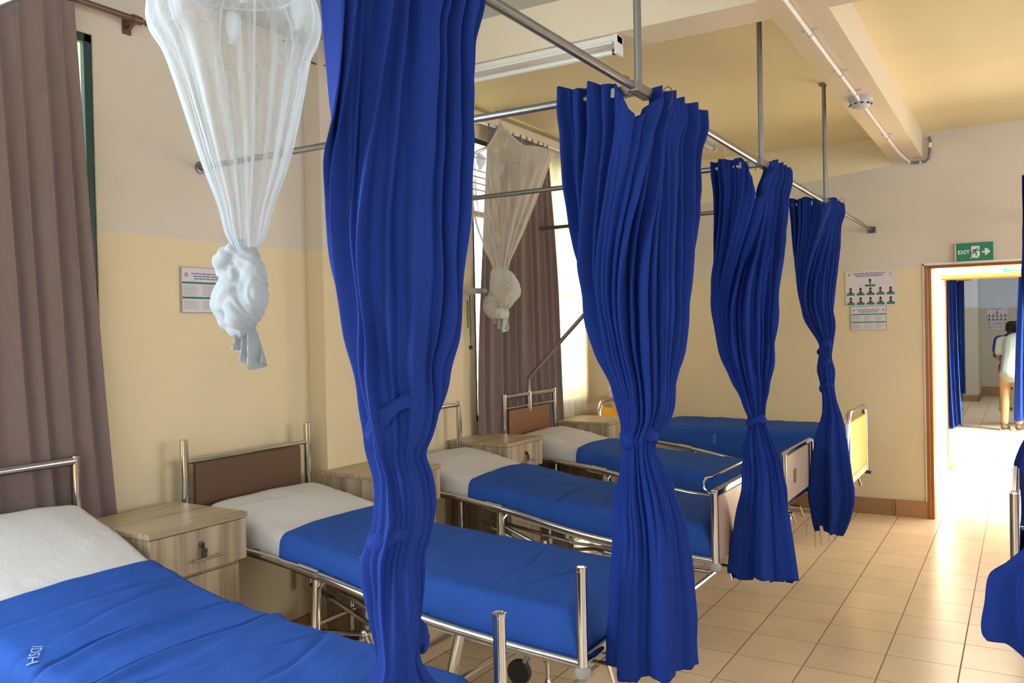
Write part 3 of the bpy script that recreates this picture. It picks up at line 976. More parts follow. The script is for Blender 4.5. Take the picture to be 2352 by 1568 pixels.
# ------------------------------------------------------------------ blue curtains
def curtain(name, label, rows, Yc, bottom, top_path, tie_z, npl, seed, knots, hooks, m=None, depth=0.62, vdip=0.10, hem=0.05, twist=0.0, ztop=RZ + .032, lean=(0, 0), crump=0.0, group='knotted blue privacy curtains'):
    """rows: (z, xc, hw) of the gathered bundle; top_path: points on the rails (left end, corner, right end)"""
    m = m or M['blue_curtain']
    rnd = random.Random(seed)
    tab = sorted(rows)
    xs = interp(tab, 2.0, 1)
    root = thing(name, label, 'curtain', (xs, Yc, 0))
    if group: root['group'] = group
    NU, NV = 300, 190
    # path sampler
    P = [Vector((p[0], p[1])) for p in top_path]
    L = [(P[i + 1] - P[i]).length for i in range(len(P) - 1)]
    T = sum(L)
    def path(u):
        s = u * T
        for i in range(len(L)):
            if s <= L[i] or i == len(L) - 1:
                return P[i].lerp(P[i + 1], min(1.0, s / L[i]))
            s -= L[i]
    ucorner = L[0] / T if len(L) > 1 else -1
    ph = [rnd.uniform(0, 2 * pi) for _ in range(8)]
    zt = ztop
    drop = [rnd.uniform(0, hem) for _ in range(9)]
    warp = [rnd.uniform(-1, 1) for _ in range(6)]
    rowsV = []
    for iv in range(NV + 1):
        v = iv / NV
        row = []
        for iu in range(NU + 1):
            u = iu / NU
            dz = 0
            if ucorner > 0:
                dz = -vdip * exp(-((u - ucorner - .02) / .07) ** 2)
            top = zt + .006 * sin(u * 2 * pi * npl * .5 + ph[3]) + dz
            bi = u * 8
            k = int(min(7, bi))
            f = bi - k
            f = 0 if f < .35 else (1 if f > .5 else (f - .35) / .15)
            bot = bottom + lerp(drop[k], drop[k + 1], f)
            z = lerp(top, bot, v)
            zr = min(z, tab[-1][0])
            xc = interp(tab, zr, 1)
            hw = max(.02, interp(tab, zr, 2))
            a = atan2(-xc, Yc)
            r = hw * cos(a) * .90
            lo = sstep(tie_z - .02, tie_z - .30, z)
            xc += lean[0] * lo
            e1 = Vector((cos(a), sin(a)))
            e2 = Vector((-sin(a), cos(a)))
            w = sstep(0.0, 0.62, (zt - z) / (zt - tie_z)) if top_path else 1
            close = sstep(0.2, 1.0, (zt - z) / (zt - tie_z))
            d0 = lerp(0.02, .22, close)
            tw = twist * (sstep(tie_z + .35, tie_z - .1, z) if True else 0)
            def basept(uu):
                th = lerp(pi - d0 * pi, 2 * pi + d0 * pi, uu) + tw
                dd = depth + (0.95 - depth) * exp(-((z - tie_z) / .16) ** 2)
                E = Vector((xc, Yc + lean[1] * lo)) + e1 * (r * cos(th)) + e2 * (r * dd * sin(th))
                if w < 1:
                    return path(uu).lerp(E, w)
                return E
            p = basept(u)
            q1, q2 = basept(max(0, u - .01)), basept(min(1, u + .01))
            t = (q2 - q1)
            if t.length < 1e-7: t = Vector((1, 0))
            t.normalize()
            nrm = Vector((t.y, -t.x))      # towards the viewer side of the path
            # pleats
            uw = u + .012 * sin(2 * pi * (2.3 * u + ph[0]) + 1.2 * z) + .010 * warp[0] * sin(2 * pi * 5 * u + 2.2 * z * warp[1])
            w1 = sin(2 * pi * npl * uw + 1.1 * sin(1.7 * z + ph[1]) + 1.3 * sin(2 * pi * 1.6 * u + ph[7]))
            w1 = w1 * (.75 + .45 * sin(2 * pi * 2.7 * u + ph[0]))
            w2 = sin(2 * pi * npl * .43 * uw + ph[2] + 1.5 * sin(1.3 * z))
            w3 = sin(2 * pi * npl * 1.9 * uw + ph[4])
            width = max(r, .5 * T * (1 - w))
            ampl = min(.034, .21 * r)
            ampl *= lerp(.80, 1.0, sstep(zt, zt - .12, z))
            low = sstep(tie_z - .05, tie_z - .5, z)
            big = (sin(2 * pi * 4.2 * u + ph[5] + .5 * sin(2 * z)) * .19 + sin(2 * pi * 7.3 * u + ph[3]) * .06) * r * low
            disp = ampl * (0.62 * w1 + .50 * w2 + .12 * w3 * (1 - low)) * lerp(1, .14, low) + big
            # crumple close to the ties
            cr = exp(-((z - tie_z) / .22) ** 2)
            nn = noise.noise(Vector((p.x * 13, p.y * 13, z * 9 + seed))) * min(.018, .20 * r) * (cr + .30)
            # diagonal drag folds running down into the tie
            dg = sin(2 * pi * (3.0 * u + (z - tie_z) * 3.2) + ph[6]) * .006 * exp(-((z - tie_z - .28) / .25) ** 2)
            pocket = .024 * (1 - sstep(.05, .16, zt - z))
            dg2 = sin(2 * pi * (1.6 * u - z * 2.1) + ph[4]) * crump * .006 * sstep(tie_z + .15, tie_z - .05, z)
            p = p + nrm * (disp + .005 * sin(2 * pi * npl * 2.3 * u + ph[6]) * (1 - sstep(.03, .30, zt - z)) + nn * (1 + crump * low) + dg + dg2 + pocket)
            row.append((p.x - xs, p.y - Yc, z))
        rowsV.append(row)
    cl = MB().grid(rowsV).build('cloth', m, root, True, solid=.003)
    for p in cl.data.polygons: p.use_smooth = True
    try:
        cl.data.attributes.remove(cl.data.attributes['sharp_edge'])
    except Exception:
        pass
    # knots: cloth wrapped round the bundle
    for (kz, kr, kt, tilt, sq) in knots:
        xc = interp(tab, kz, 1)
        pts, rad = [], []
        n = 40
        for i in range(n + 1):
            th = 2 * pi * i / n * 1.12
            rr = kr * (1 + .06 * sin(3 * th + seed))
            pts.append((xc - xs + rr * cos(th), rr * .97 * sin(th), kz + tilt * cos(th + .6) + .006 * sin(2 * th + seed) + (i / n - .5) * .02))
            rad.append(kt * (1 + .22 * sin(3 * th + seed * 1.3) + .10 * sin(7 * th)))
        kn = MB().tube(pts, kt, 22, True, rad, sq).build('knot', m, root)
        for vv in kn.data.vertices:
            c = vv.co
            q = noise.noise(Vector((atan2(c.y, c.x - xc + xs) * 1.3, 2.0, (c.z - tilt * cos(atan2(c.y, c.x - xc + xs) + .6)) * 130 + seed)))
            vv.co = c + vv.normal * q * .004
    # wire hooks at the corner
    for (hx, hy, hz) in hooks:
        MB().tube([(hx - xs - .018, hy - Yc, hz + .010), (hx - xs - .012, hy - Yc, hz + .026), (hx - xs, hy - Yc, hz + .034), (hx - xs + .012, hy - Yc, hz + .026), (hx - xs + .018, hy - Yc, hz + .008), (hx - xs + .014, hy - Yc, hz - .014), (hx - xs + .002, hy - Yc, hz - .040)], .0015, 6).build('wire_hook', M['wire'], root)
    return root

CR = {
'c1': [(2.215, -1.053, 0.201), (2.13, -1.06, 0.2), (2.044, -1.067, 0.194), (1.914, -1.072, 0.184), (1.783, -1.077, 0.173), (1.652, -1.075, 0.155), (1.538, -1.076, 0.138), (1.476, -1.081, 0.123), (1.432, -1.08, 0.113), (1.388, -1.082, 0.101), (1.344, -1.084, 0.086), (1.304, -1.09, 0.071), (1.265, -1.079, 0.073), (1.221, -1.075, 0.072), (1.177, -1.077, 0.066), (1.131, -1.091, 0.069), (1.099, -1.101, 0.072), (1.068, -1.101, 0.076), (1.033, -1.098, 0.076), (0.989, -1.094, 0.070), (0.954, -1.09, 0.062), (0.919, -1.088, 0.060), (0.883, -1.09, 0.082), (0.839, -1.094, 0.112), (.6, -1.09, .14), (.35, -1.09, .15)],
'c2': [(2.301, -1.13, 0.254), (2.215, -1.134, 0.239), (2.149, -1.131, 0.227), (2.096, -1.119, 0.231), (1.994, -1.115, 0.22), (1.776, -1.11, 0.197), (1.63, -1.105, 0.177), (1.484, -1.099, 0.148), (1.339, -1.085, 0.105), (1.251, -1.086, 0.081), (1.192, -1.106, 0.059), (1.148, -1.108, 0.049), (1.105, -1.107, 0.064), (1.017, -1.101, 0.096), (0.901, -1.092, 0.115), (0.755, -1.09, 0.128), (0.608, -1.095, 0.138), (0.461, -1.099, 0.142), (0.394, -1.1, 0.135)],
'c3': [(2.305, -1.121, 0.18), (2.18, -1.133, 0.179), (1.866, -1.152, 0.17), (1.655, -1.154, 0.159), (1.443, -1.152, 0.132), (1.295, -1.137, 0.095), (1.148, -1.118, 0.052), (1.085, -1.112, 0.039), (1.022, -1.11, 0.059), (0.895, -1.105, 0.091), (0.705, -1.114, 0.119), (0.492, -1.122, 0.152), (0.344, -1.12, 0.167)],
'c4': [(2.313, -1.131, 0.147), (2.093, -1.135, 0.139), (1.955, -1.135, 0.13), (1.678, -1.124, 0.097), (1.539, -1.098, 0.071), (1.428, -1.076, 0.042), (1.346, -1.076, 0.036), (1.263, -1.077, 0.043), (1.166, -1.074, 0.036), (1.07, -1.08, 0.041), (0.959, -1.086, 0.066), (0.849, -1.089, 0.092), (0.627, -1.091, 0.125), (0.461, -1.092, 0.141), (0.35, -1.097, 0.119), (0.209, -1.112, 0.08)],
'r4': [(2.3, .16, .17), (2.117, 0.15, 0.158), (1.877, 0.126, 0.14), (1.635, 0.111, 0.113), (1.392, 0.103, 0.077), (1.149, 0.106, 0.051), (1.003, 0.104, 0.072), (0.855, 0.086, 0.109), (0.732, 0.075, 0.139), (0.66, 0.09, 0.133), (0.513, 0.092, 0.119), (0.353, 0.082, 0.117)],
'r2': [(2.3, .30, .17), (1.9, .28, .14), (1.6, .22, .10), (1.4, .16, .06), (1.253, 0.12, 0.05), (1.03, 0.125, 0.066), (0.916, 0.097, 0.126), (0.881, 0.087, 0.154), (0.803, 0.088, 0.169), (0.723, 0.086, 0.171), (0.691, 0.097, 0.159), (0.648, 0.108, 0.14)],
}
curtain('privacy_curtain', 'nearest and largest blue privacy curtain, knotted several times', CR['c1'], 1.35, .35,
        [(-1.055, 1.14), (-1.05, 1.62)], 1.20, 9, 1, [(1.350, .056, .0065, .065, 2.6), (1.115, .048, .008, .040, 2.4), (0.925, .042, .009, .012, 2.2)], [], twist=.2, lean=(.05, -.08), crump=1.0)
curtain('privacy_curtain', 'second blue privacy curtain, knotted once, in front of the second bed', CR['c2'], 2.65, .43,
        [(-1.318, 2.55), (-1.05, 2.55), (-1.045, 3.09)], 1.165, 17, 2, [(1.185, .046, .014, .014, 2.2)], [(-1.07, 2.50, RZ), (-.99, 2.66, RZ - .01)], vdip=.12, twist=0, lean=(.055, -.10))
curtain('privacy_curtain', 'third blue privacy curtain, knotted once, beyond the brown foot panel', CR['c3'], 4.12, .37,
        [(-1.285, 4.04), (-1.055, 4.04), (-1.05, 4.53)], 1.085, 17, 3, [(1.090, .036, .011, .008, 2.0)], [(-1.07, 4.0, RZ)], vdip=.20, twist=0, lean=(.075, -.20))
curtain('privacy_curtain', 'farthest blue privacy curtain in the row, tightly twisted with a frayed hem', CR['c4'], 5.62, .21,
        [(-1.265, 5.55), (-1.055, 5.55), (-1.05, 6.0)], 1.25, 14, 4, [(1.40, .034, .010, .03, 2.2), (1.28, .032, .009, .035, 2.2), (1.16, .032, .010, .01, 2.0)], [(-1.07, 5.5, RZ), (-.98, 5.7, RZ)], vdip=.05, twist=.3, hem=.14, lean=(.04, 0))
th = MB()
for i in range(5):
    x = -1.19 + i * .042 + .011 * (i % 2)
    th.tube([(x, 5.53, .30), (x - .004, 5.53, .23), (x + .005 * ((i % 3) - 1), 5.53, .215 - .022 * ((i * 7) % 4))], .0012, 5)
fr = th.build('loose_threads', M['blue_curtain'], None)
par = [o for o in bpy.data.objects if o.name.startswith('privacy_curtain')][-1]
for o in bpy.data.objects:
    if o.name.startswith('privacy_curtain') and 'farthest' in o.get('label', ''):
        par = o
fr.parent = par
fr.matrix_parent_inverse = Matrix.Translation(-par.location)
# opposite row, at the right edge of the photograph
rr = thing('curtain_rail', 'steel pipe rail of the opposite bed row at the right edge', 'curtain rail', (0.18, 0, 0))
MB().tube([(.06, -2.6, RZ), (0, 2.5, RZ), (0, YF, RZ)], .0135, 12).build('long_rail', M['rail'], rr)
for y in (2.5, 5.5):
    MB().tube([(0, y, RZ - .004), (XR - .18, y, RZ - .004)], .0135, 12).build('cross_rail', M['rail'], rr)
    MB().tube([(0, y, RZ), (0, y, ZC)], .0125, 12).build('drop_pole', M['rail'], rr)
curtain('privacy_curtain', 'dark blue curtain of the opposite row at the right edge, before the doorway', CR['r4'], 5.6, .34,
        [(0.0, 5.5), (.18, 5.5), (.30, 5.5)], 1.15, 14, 5, [(1.15, .040, .012, .01, 2.0)], [], vdip=.03)
curtain('privacy_curtain', 'blue curtain bundle bulging in at the lower right corner', CR['r2'], 2.6, .63,
        [(.14, 2.5), (.18, 2.5), (.44, 2.5)], 1.20, 9, 6, [(1.15, .042, .014, .02, 2.0), (.98, .055, .016, .03, 2.0)], [], vdip=.02, hem=.10, twist=.4)

# ------------------------------------------------------------------ brown window curtains
def pleated_drape(name, label, pts_top, pts_bot, ztop, zbot, npl, amp, m, seed, flare=None, extra=None):
    """flat gathered drape; pts given as y-range, x plane; flare(z) -> (y0, y1)"""
    rnd = random.Random(seed)
    xp = pts_top
    root = thing(name, label, 'curtain', (xp, (flare(ztop)[0] + flare(ztop)[1]) / 2, 0))
    ox, oy = root.location.x, root.location.y
    ph = [rnd.uniform(0, 6.28) for _ in range(6)]
    rows = []
    NU, NV = 260, 90
    for iv in range(NV + 1):
        z = lerp(ztop, zbot, iv / NV)
        y0, y1 = flare(z)
        row = []
        for iu in range(NU + 1):
            u = iu / NU
            uw = u + .014 * sin(2 * pi * 1.7 * u + ph[0]) + .01 * sin(2 * pi * 3.1 * u + ph[1] + .8 * z)
            g = lerp(.6, 1.15, sstep(ztop, ztop - 1.2, z))
            s = sin(2 * pi * npl * uw + .35 * sin(1.9 * z + ph[2]))
            dx = amp * g * (s * .8 + .35 * sin(2 * pi * npl * .5 * uw + ph[3] + .5 * z) + .2 * sin(4 * pi * npl * uw + ph[4]))
            dy = amp * .35 * cos(2 * pi * npl * uw)
            zz = z + (.005 * sin(2 * pi * npl * u) if iv == 0 else 0)
            row.append((xp + dx - ox, lerp(y0, y1, u) + dy - oy, zz))
        rows.append(row)
    o = MB().grid(rows).build('cloth', m, root, True, solid=.003)
    try:
        o.data.attributes.remove(o.data.attributes['sharp_edge'])
    except Exception:
        pass
    return root
pleated_drape('window_curtain', 'greyish brown window curtain at the left edge, full height', -3.088, None, 2.87, .40, 11, .020, M['brown_curtain'], 11,
              lambda z: (1.04, 1.03 * interp([(.4, 2.03), (.9, 1.985), (1.3, 1.955), (1.7, 1.93), (2.0, 1.912), (2.8, 1.874)], z)))
pleated_drape('window_curtain', 'brown window curtain hanging behind the smaller mosquito net', -3.085, None, 2.955, .40, 10, .022, M['brown_curtain'], 12,
              lambda z: (1.03 * interp([(.4, 4.54), (1.2, 4.53), (1.9, 4.575), (2.93, 4.70)], z), 1.03 * interp([(.4, 5.72), (1.2, 5.64), (2.0, 5.59), (2.4, 5.56), (2.93, 5.51)], z)))
pleated_drape('sheer_curtain', 'cream sheer curtain glowing with daylight beside the brown curtain', -3.125, None, 2.92, .43, 8, .012, M['sheer'], 13,
              lambda z: (5.56, 6.40))
# curtain rods
rd = thing('curtain_rod', 'bronze curtain rod with finial above the left edge curtain', 'curtain rod', (-3.088, 2.06, 2.853))
MB().tube([(0, -1.9, 0), (0, .145, 0)], .013, 12).build('rod', M['rod_brown'], rd)
MB().lathe((0, .145, 0), [(.014, 0), (.017, .006), (.017, .02), (.010, .026), (.009, .036), (.013, .042), (.013, .055), (.006, .062), (.004, .085), (.002, .09)], 16, 'y').build('finial', M['rod_brown'], rd)
bk = MB(); bk.box(-.062, -.052, .12, .155, -.05, .03); bk.box(-.055, .0, .128, .145, -.020, -.006)
bk.tube([(-.055, .137, -.03), (-.03, .137, -.03), (-.005, .137, -.012)], .007, 8)
bk.lathe((0, .125, 0), [(.019, 0), (.019, .022)], 14, 'y')
bk.build('bracket', M['rod_brown'], rd, True)
for y in (-.24, -.33):
    MB().lathe((0, y, 0), [(.019, 0), (.019, .006)], 14, 'y').build('ring', M['rod_brown'], rd)
rd = thing('curtain_rod', 'white curtain rod tip above the brown curtain by the smaller net', 'curtain rod', (-3.085, 4.74, 2.95))
MB().tube([(0, -.02, 0), (0, 1.72, 0)], .010, 12).build('rod', M['white_plastic'], rd)
MB().ball((0, -.03, 0), .018).build('finial', M['chrome'], rd)
for y in (0, 1.6):
    MB().box(-.06, 0, y, y + .02, -.01, .01).build('bracket', M['white_plastic'], rd, False)
# wires hanging from the ledge beside the pier
wv = MB()
wv.tube([(-3.10, 3.02, 3.00), (-3.06, 3.17, 3.02), (-3.05, 3.26, 3.0), (-3.03, 3.27, 2.93), (-3.05, 3.22, 2.92), (-3.08, 3.12, 2.94)], .004, 6)
tag(wv.build('loose_cable', M['wire'], None), 'short dark loose cable at the top of the window wall near the pier', 'cable')

# ------------------------------------------------------------------ mosquito nets
def net(label, xc, Yc, prof, ring_z, top_z, knot_pts, tail, matn, matd, seed, sc=1.0, apex=None, group=None):
    """prof: (z, hw, dx) from below the ring to the knot"""
    ca = cos(atan2(-xc, Yc))
    prof = [(z, h * (ca if h > .06 else 1), d) for z, h, d in prof]
    rnd = random.Random(seed)
    root = thing('mosquito_net', label, 'mosquito net', (xc, Yc, ring_z), 0, 'knotted mosquito nets')
    tab = sorted(prof)
    # skirt
    rows = []
    NU, NV = 220, 70
    zt, zb = tab[-1][0], tab[0][0]
    ph = [rnd.uniform(0, 6.28) for _ in range(6)]
    for iv in range(NV + 1):
        z = lerp(zt, zb, iv / NV)
        hw = interp(tab, z, 1)
        dx = interp(tab, z, 2)
        row = []
        for iu in range(NU):
            th = 2 * pi * iu / NU
            g = sstep(zt, zb, z)
            f = 1 + (.015 + .10 * g) * sin(19 * th + ph[0] + .8 * sin(3 * z)) * (.6 + .4 * sin(5 * th + ph[1])) + .05 * g * sin(7 * th + ph[2])
            f += .012 * sin(3 * th + ph[3]) * (1 - g)
            row.append((dx + hw * f * cos(th), hw * f * sin(th) * 1.0, z - ring_z))
        rows.append(row)
    MB().grid(rows, True).build('skirt', matn, root)
    # canopy cone
    r0 = tab[-1][1]
    dx0 = tab[-1][2]
    ap = apex or (0, top_z)
    rows = []
    for iv in range(30):
        t = iv / 29
        row = []
        for iu in range(NU):
            th = 2 * pi * iu / NU
            sag = .10 * sin(pi * t) * (.5 + .5 * cos(4 * th + .6)) * .6
            rr = r0 * (t ** 1.05) * (1 - sag) + .004
            row.append((lerp(ap[0], dx0, t) + rr * cos(th), rr * sin(th) * .92, lerp(ap[1], zt, t) - .05 * sin(pi * t) * (1 if ap[1] > zt else 0) - ring_z))
        rows.append(row)
    MB().grid(rows, True).build('canopy', matn, root)
    # ring and hem bands
    h = MB()
    pts = [(dx0 + r0 * .99 * cos(2 * pi * i / 48), r0 * .99 * .92 * sin(2 * pi * i / 48), zt - ring_z + .006 * sin(6 * pi * i / 48)) for i in range(49)]
    h.tube(pts, .005, 8, False)
    h.build('hoop', M['net_hem'], root)
    sm_ = MB()
    for k in range(6):
        a = 2 * pi * k / 6 + .5
        q = [(lerp(ap[0], dx0, t) + r0 * t * cos(a), r0 * t * .92 * sin(a), lerp(ap[1], zt, t) - .05 * sin(pi * t) - ring_z) for t in [i / 10 for i in range(11)]]
        q = [(x_, y_, z_) for x_, y_, z_ in q]
        # seam continues down the skirt
        for z in [lerp(zt, zb, i / 14) for i in range(1, 15)]:
            q.append((interp(tab, z, 2) + interp(tab, z, 1) * cos(a), interp(tab, z, 1) * .92 * sin(a), z - ring_z))
        sm_.tube(q, .0035, 6, False)
    sm_.build('seam', M['net_hem'], root)
    # small cloth loops under the hoop
    for k in range(4):
        a = 2 * pi * k / 4 + .9
        cx_, cy_ = dx0 + r0 * .90 * cos(a), r0 * .82 * sin(a)
        lp = MB()
        rws = []
        for i in range(9):
            t = i / 8
            wd = .012 + .020 * sin(pi * min(1, t * 1.15))
            rws.append([(cx_ - wd + .012 * sin(3 * t), cy_, zt - ring_z - .01 - .10 * t), (cx_ + wd + .012 * sin(3 * t), cy_ + .006, zt - ring_z - .012 - .10 * t)])
        lp.grid(rws)
        lp.build('loop', M['net_hem'], root, True, solid=.001)
    # cord to the ceiling
    MB().tube([(ap[0], 0, ap[1] - ring_z - .03), (ap[0], 0, ZC - ring_z)], .002, 6, True).build('cord', M['thread'], root)
    nk = MB()
    nk.tube([(ap[0], 0, ap[1] - .04 - ring_z), (ap[0], 0, ap[1] + .03 - ring_z), (ap[0], 0, ap[1] + .13 - ring_z)], .01, 10, True, [.016, .008, .003])
    nk.build('peak', M['net_hem'], root)
    # knot
    kb = MB()
    for pts, r in knot_pts:
        pts = [(a * sc, b * sc, c) for a, b, c in pts]
        r = (r[0] * (.5 + .5 * sc), r[1] * (.25 + .75 * sc))
        n = len(pts)
        P = []
        R = []
        for i in range(n * 5):
            t = i / (n * 5 - 1) * (n - 1)
            P.append(tuple(interp([(k, p[c]) for k, p in enumerate(pts)], t) for c in range(3)))
            R.append(r[0] + (r[1] - r[0]) * sin(pi * i / (n * 5 - 1)))
        kb.tube(P, .03, 14, True, R)
    kt = fuse('knot', kb, matd, root, .007, 3)
    # folds in the knotted cloth
    me = kt.data
    for v in me.vertices:
        c = v.co
        k = noise.noise(Vector((c.x * 16, c.y * 16, c.z * 11 + seed))) * .010
        k += sin((c.x * 1.6 + c.z * .9 + .3 * noise.noise(c * 9)) * 75) * .0028
        v.co = c + v.normal * k
    # tail
    rws = []
    (tx, tz0, tz1, tw0, tw1) = tail
    for i in range(24):
        t = i / 23
        row = []
        for k in range(40):
            u = k / 39
            wdt = lerp(tw0, tw1, t)
            row.append((tx + (u - .5) * 2 * wdt + .014 * t, .020 * sin(2 * pi * 3.2 * u + 2 * t) * (.5 + t), lerp(tz0, tz1 + .03 * sin(5 * u + 1) , t)))
        rws.append(row)
    MB().grid(rws).build('tail', matd, root, True, solid=.001)
    return root

# net over the first gap: hoop z ~2.45, knot z 1.55..1.84
P1 = [(2.560, .300, 0), (2.525, .340, 0), (2.463, .360, 0), (2.412, .348, 0.003), (2.362, .306, .007), (2.272, .265, .014), (2.158, .218, .019), (2.039, .167, .022), (1.92, .105, .020), (1.844, .052, .019), (1.805, .034, .022)]
rz1 = 2.46
k1 = [
    ([(.02, 0, 1.82 - rz1), (-.04, -.03, 1.79 - rz1), (-.075, -.02, 1.755 - rz1), (-.05, .01, 1.72 - rz1), (.0, -.03, 1.70 - rz1)], (.022, .040)),
    ([(.02, .02, 1.80 - rz1), (.07, .0, 1.74 - rz1), (.09, -.02, 1.68 - rz1), (.075, -.02, 1.62 - rz1), (.03, -.01, 1.575 - rz1)], (.024, .048)),
    ([(.0, -.03, 1.74 - rz1), (-.05, -.04, 1.70 - rz1), (-.085, -.03, 1.655 - rz1), (-.07, -.02, 1.60 - rz1), (-.01, -.02, 1.57 - rz1), (.045, -.02, 1.575 - rz1)], (.024, .040)),
    ([(.06, -.04, 1.70 - rz1), (.01, -.06, 1.69 - rz1), (-.04, -.06, 1.655 - rz1), (-.06, -.04, 1.62 - rz1)], (.020, .032)),
    ([(.0, -.03, 1.67 - rz1), (.03, -.05, 1.63 - rz1), (.02, -.04, 1.58 - rz1)], (.035, .050)),
    ([(.02, .0, 1.81 - rz1), (.01, .01, 1.74 - rz1), (.02, .01, 1.66 - rz1)], (.028, .050)),
]
net('large white mosquito net knotted up beside the left edge curtain', -1.93, 1.70, P1, rz1, 2.78, k1, (.005, 1.585 - rz1, 1.485 - rz1, .030, .050), M['net'], M['net_dense'], 21, sc=.72)
rz2 = 2.66
P2 = [(2.672, .285, .02), (2.653, .305, .02), (2.595, .297, .005), (2.407, .246, -.034), (2.217, .180, -.065), (2.079, .112, -.070), (1.996, .068, -.071), (1.935, .044, -.072)]
P2 = [(z, h, d) for z, h, d in P2]
k2 = [
    ([(-.075, 0, 1.95 - rz2), (-.085, -.02, 1.90 - rz2), (-.09, -.02, 1.84 - rz2), (-.10, -.01, 1.78 - rz2)], (.040, .052)),
    ([(-.05, -.01, 1.93 - rz2), (.01, -.02, 1.87 - rz2), (.025, -.02, 1.80 - rz2), (-.01, -.02, 1.74 - rz2), (-.06, -.01, 1.71 - rz2)], (.030, .048)),
    ([(-.10, 0, 1.78 - rz2), (-.14, -.01, 1.74 - rz2), (-.13, -.01, 1.69 - rz2), (-.08, 0, 1.67 - rz2)], (.040, .055)),
    ([(-.09, 0, 1.70 - rz2), (-.09, 0, 1.63 - rz2)], (.052, .062)),
    ([(-.06, .02, 1.90 - rz2), (-.05, .02, 1.82 - rz2), (-.07, .02, 1.73 - rz2)], (.040, .060)),
]
net('smaller cream mosquito net hanging between the first and second blue curtains', -2.775, 4.6, P2, rz2, 2.87, k2, (-.095, 1.66 - rz2, 1.575 - rz2, .060, .050), M['net_cream'], M['net_cream_dense'], 22, apex=(-.055, 2.87))
rz3 = 2.60
P3 = [(2.62, .28, 0), (2.55, .295, 0), (2.3, .22, 0), (1.9, .14, 0), (1.5, .10, 0), (1.25, .08, 0)]
k3 = [
    ([(.0, 0, 1.25 - rz3), (-.04, -.02, 1.17 - rz3), (-.08, -.02, 1.08 - rz3), (-.09, 0, 1.0 - rz3), (-.04, 0, .94 - rz3)], (.04, .06)),
    ([(.0, 0, 1.25 - rz3), (.05, -.02, 1.15 - rz3), (.05, -.02, 1.05 - rz3), (.0, 0, .95 - rz3)], (.04, .07)),
]
net('cream mosquito net mostly hidden behind the second blue curtain, above the yellow headboard', -2.80, 6.45, P3, rz3, 2.85, k3, (0, .98 - rz3, .90 - rz3, .05, .05), M['net_cream'], M['net_cream_dense'], 23)
MBt = MB().tube([(-1.90, 6.30, 2.60), (-1.90, 6.30, ZC)], .003, 6)
tag(MBt.build('hanging_cord', M['thread'], None), 'thin white cord hanging from the ceiling above the third curtain', 'cord')

# ------------------------------------------------------------------ beds
HX = -3.05
BW = 0.36   # half width
def blanket_height(profile, x):
    return interp(profile, x)

def mattress_rows(profile, x0, x1, hw, zlow, grow, ridges, seed, headround=True, footdrop=True, nx=90, ny=64):
    rows = []
    for i in range(nx + 1):
        x = lerp(x0, x1, i / nx)
        zt = interp(profile, x) + grow
        zl = interp(zlow, x) - (grow * .5 if grow else 0)
        endf = 1.0
        e = 0.0
        if footdrop:
            t = max(0.0, (x - (x1 - .06)) / .06)
            e = 1 - sqrt(max(0, 1 - t * t))
        if headround:
            t = max(0.0, ((x0 + .05) - x) / .05)
            e = max(e, (1 - sqrt(max(0, 1 - t * t))))
        row = []
        H = zt - zl
        for k in range(ny + 1):
            s = k / ny * 2 - 1     # -1..1 across
            # rounded cross-section: side drop for |s|>.72
            a = abs(s)
            if a < .68:
                y = s / .68 * (hw - .05)
                z = zt + .010 * (1 - (s / .68) ** 2)
            else:
                q = (a - .68) / .32
                if q < .45:
                    ang = q / .45 * pi / 2
                    y = (hw - .05 + .05 * sin(ang)) * (1 if s > 0 else -1)
                    z = zt - .05 * (1 - cos(ang))
                else:
                    qq = (q - .45) / .55
                    y = (hw + .004 * sin(qq * 3)) * (1 if s > 0 else -1)
                    z = lerp(zt - .05, zl, qq)
            for (xr, slope, amp, wdt, curve) in ridges:
                c = xr + slope * y + curve * sin(y * 9 + xr * 5)
                dd = x - c
                if abs(dd) < .12:
                    top = (1 if a < .75 else max(0, 1 - (a - .75) / .2)) * (.75 + .4 * sin(y * 11 + xr * 9))
                    z += amp * top * (.75 * exp(-((dd - wdt * .8) / wdt) ** 2) - 1.5 * exp(-(dd / (wdt * .38)) ** 2))
            if grow:
                z += noise.noise(Vector((x * 26 + y * 5, y * 6, seed))) * .0028
            z += noise.noise(Vector((x * 7, y * 9, seed))) * (.004 if grow else .005) + noise.noise(Vector((x * 2.5 + 5, y * 2.5, seed))) * .008
            if grow and a > .7:
                y += noise.noise(Vector((x * 9, z * 5, seed + 3))) * .008 * (1 if s > 0 else -1)
            z = zl + (z - zl) * (1 - e * .9)
            row.append((x, y, z))
        rows.append(row)
    return rows

def caster(parent, x, y, wheel_r=.055, locked=False, rz=0.0):
    m = MB()
    m.tube([(x, y, .28), (x, y, .15)], .016, 10)
    m.tube([(x, y, .20), (x, y, .13)], .024, 12)
    s = m.build('caster', M['chrome'], parent)
    cx_, cy_ = x - .05 * cos(rz), y - .05 * sin(rz)
    w = MB()
    w.lathe((cx_, cy_, wheel_r), [(wheel_r * .5, -.016), (wheel_r * .96, -.016), (wheel_r, -.009), (wheel_r, .009), (wheel_r * .96, .016), (wheel_r * .5, .016)], 24, 'y')
    w.build('wheel', M['rubber'], s)
    f = MB()
    f.tube([(cx_, y - .024, wheel_r), (x, y - .022, .14), (x, y + .022, .14), (cx_, y + .024, wheel_r)], .009, 8)
    f.build('fork', M['grey_plastic'], s)
    return s

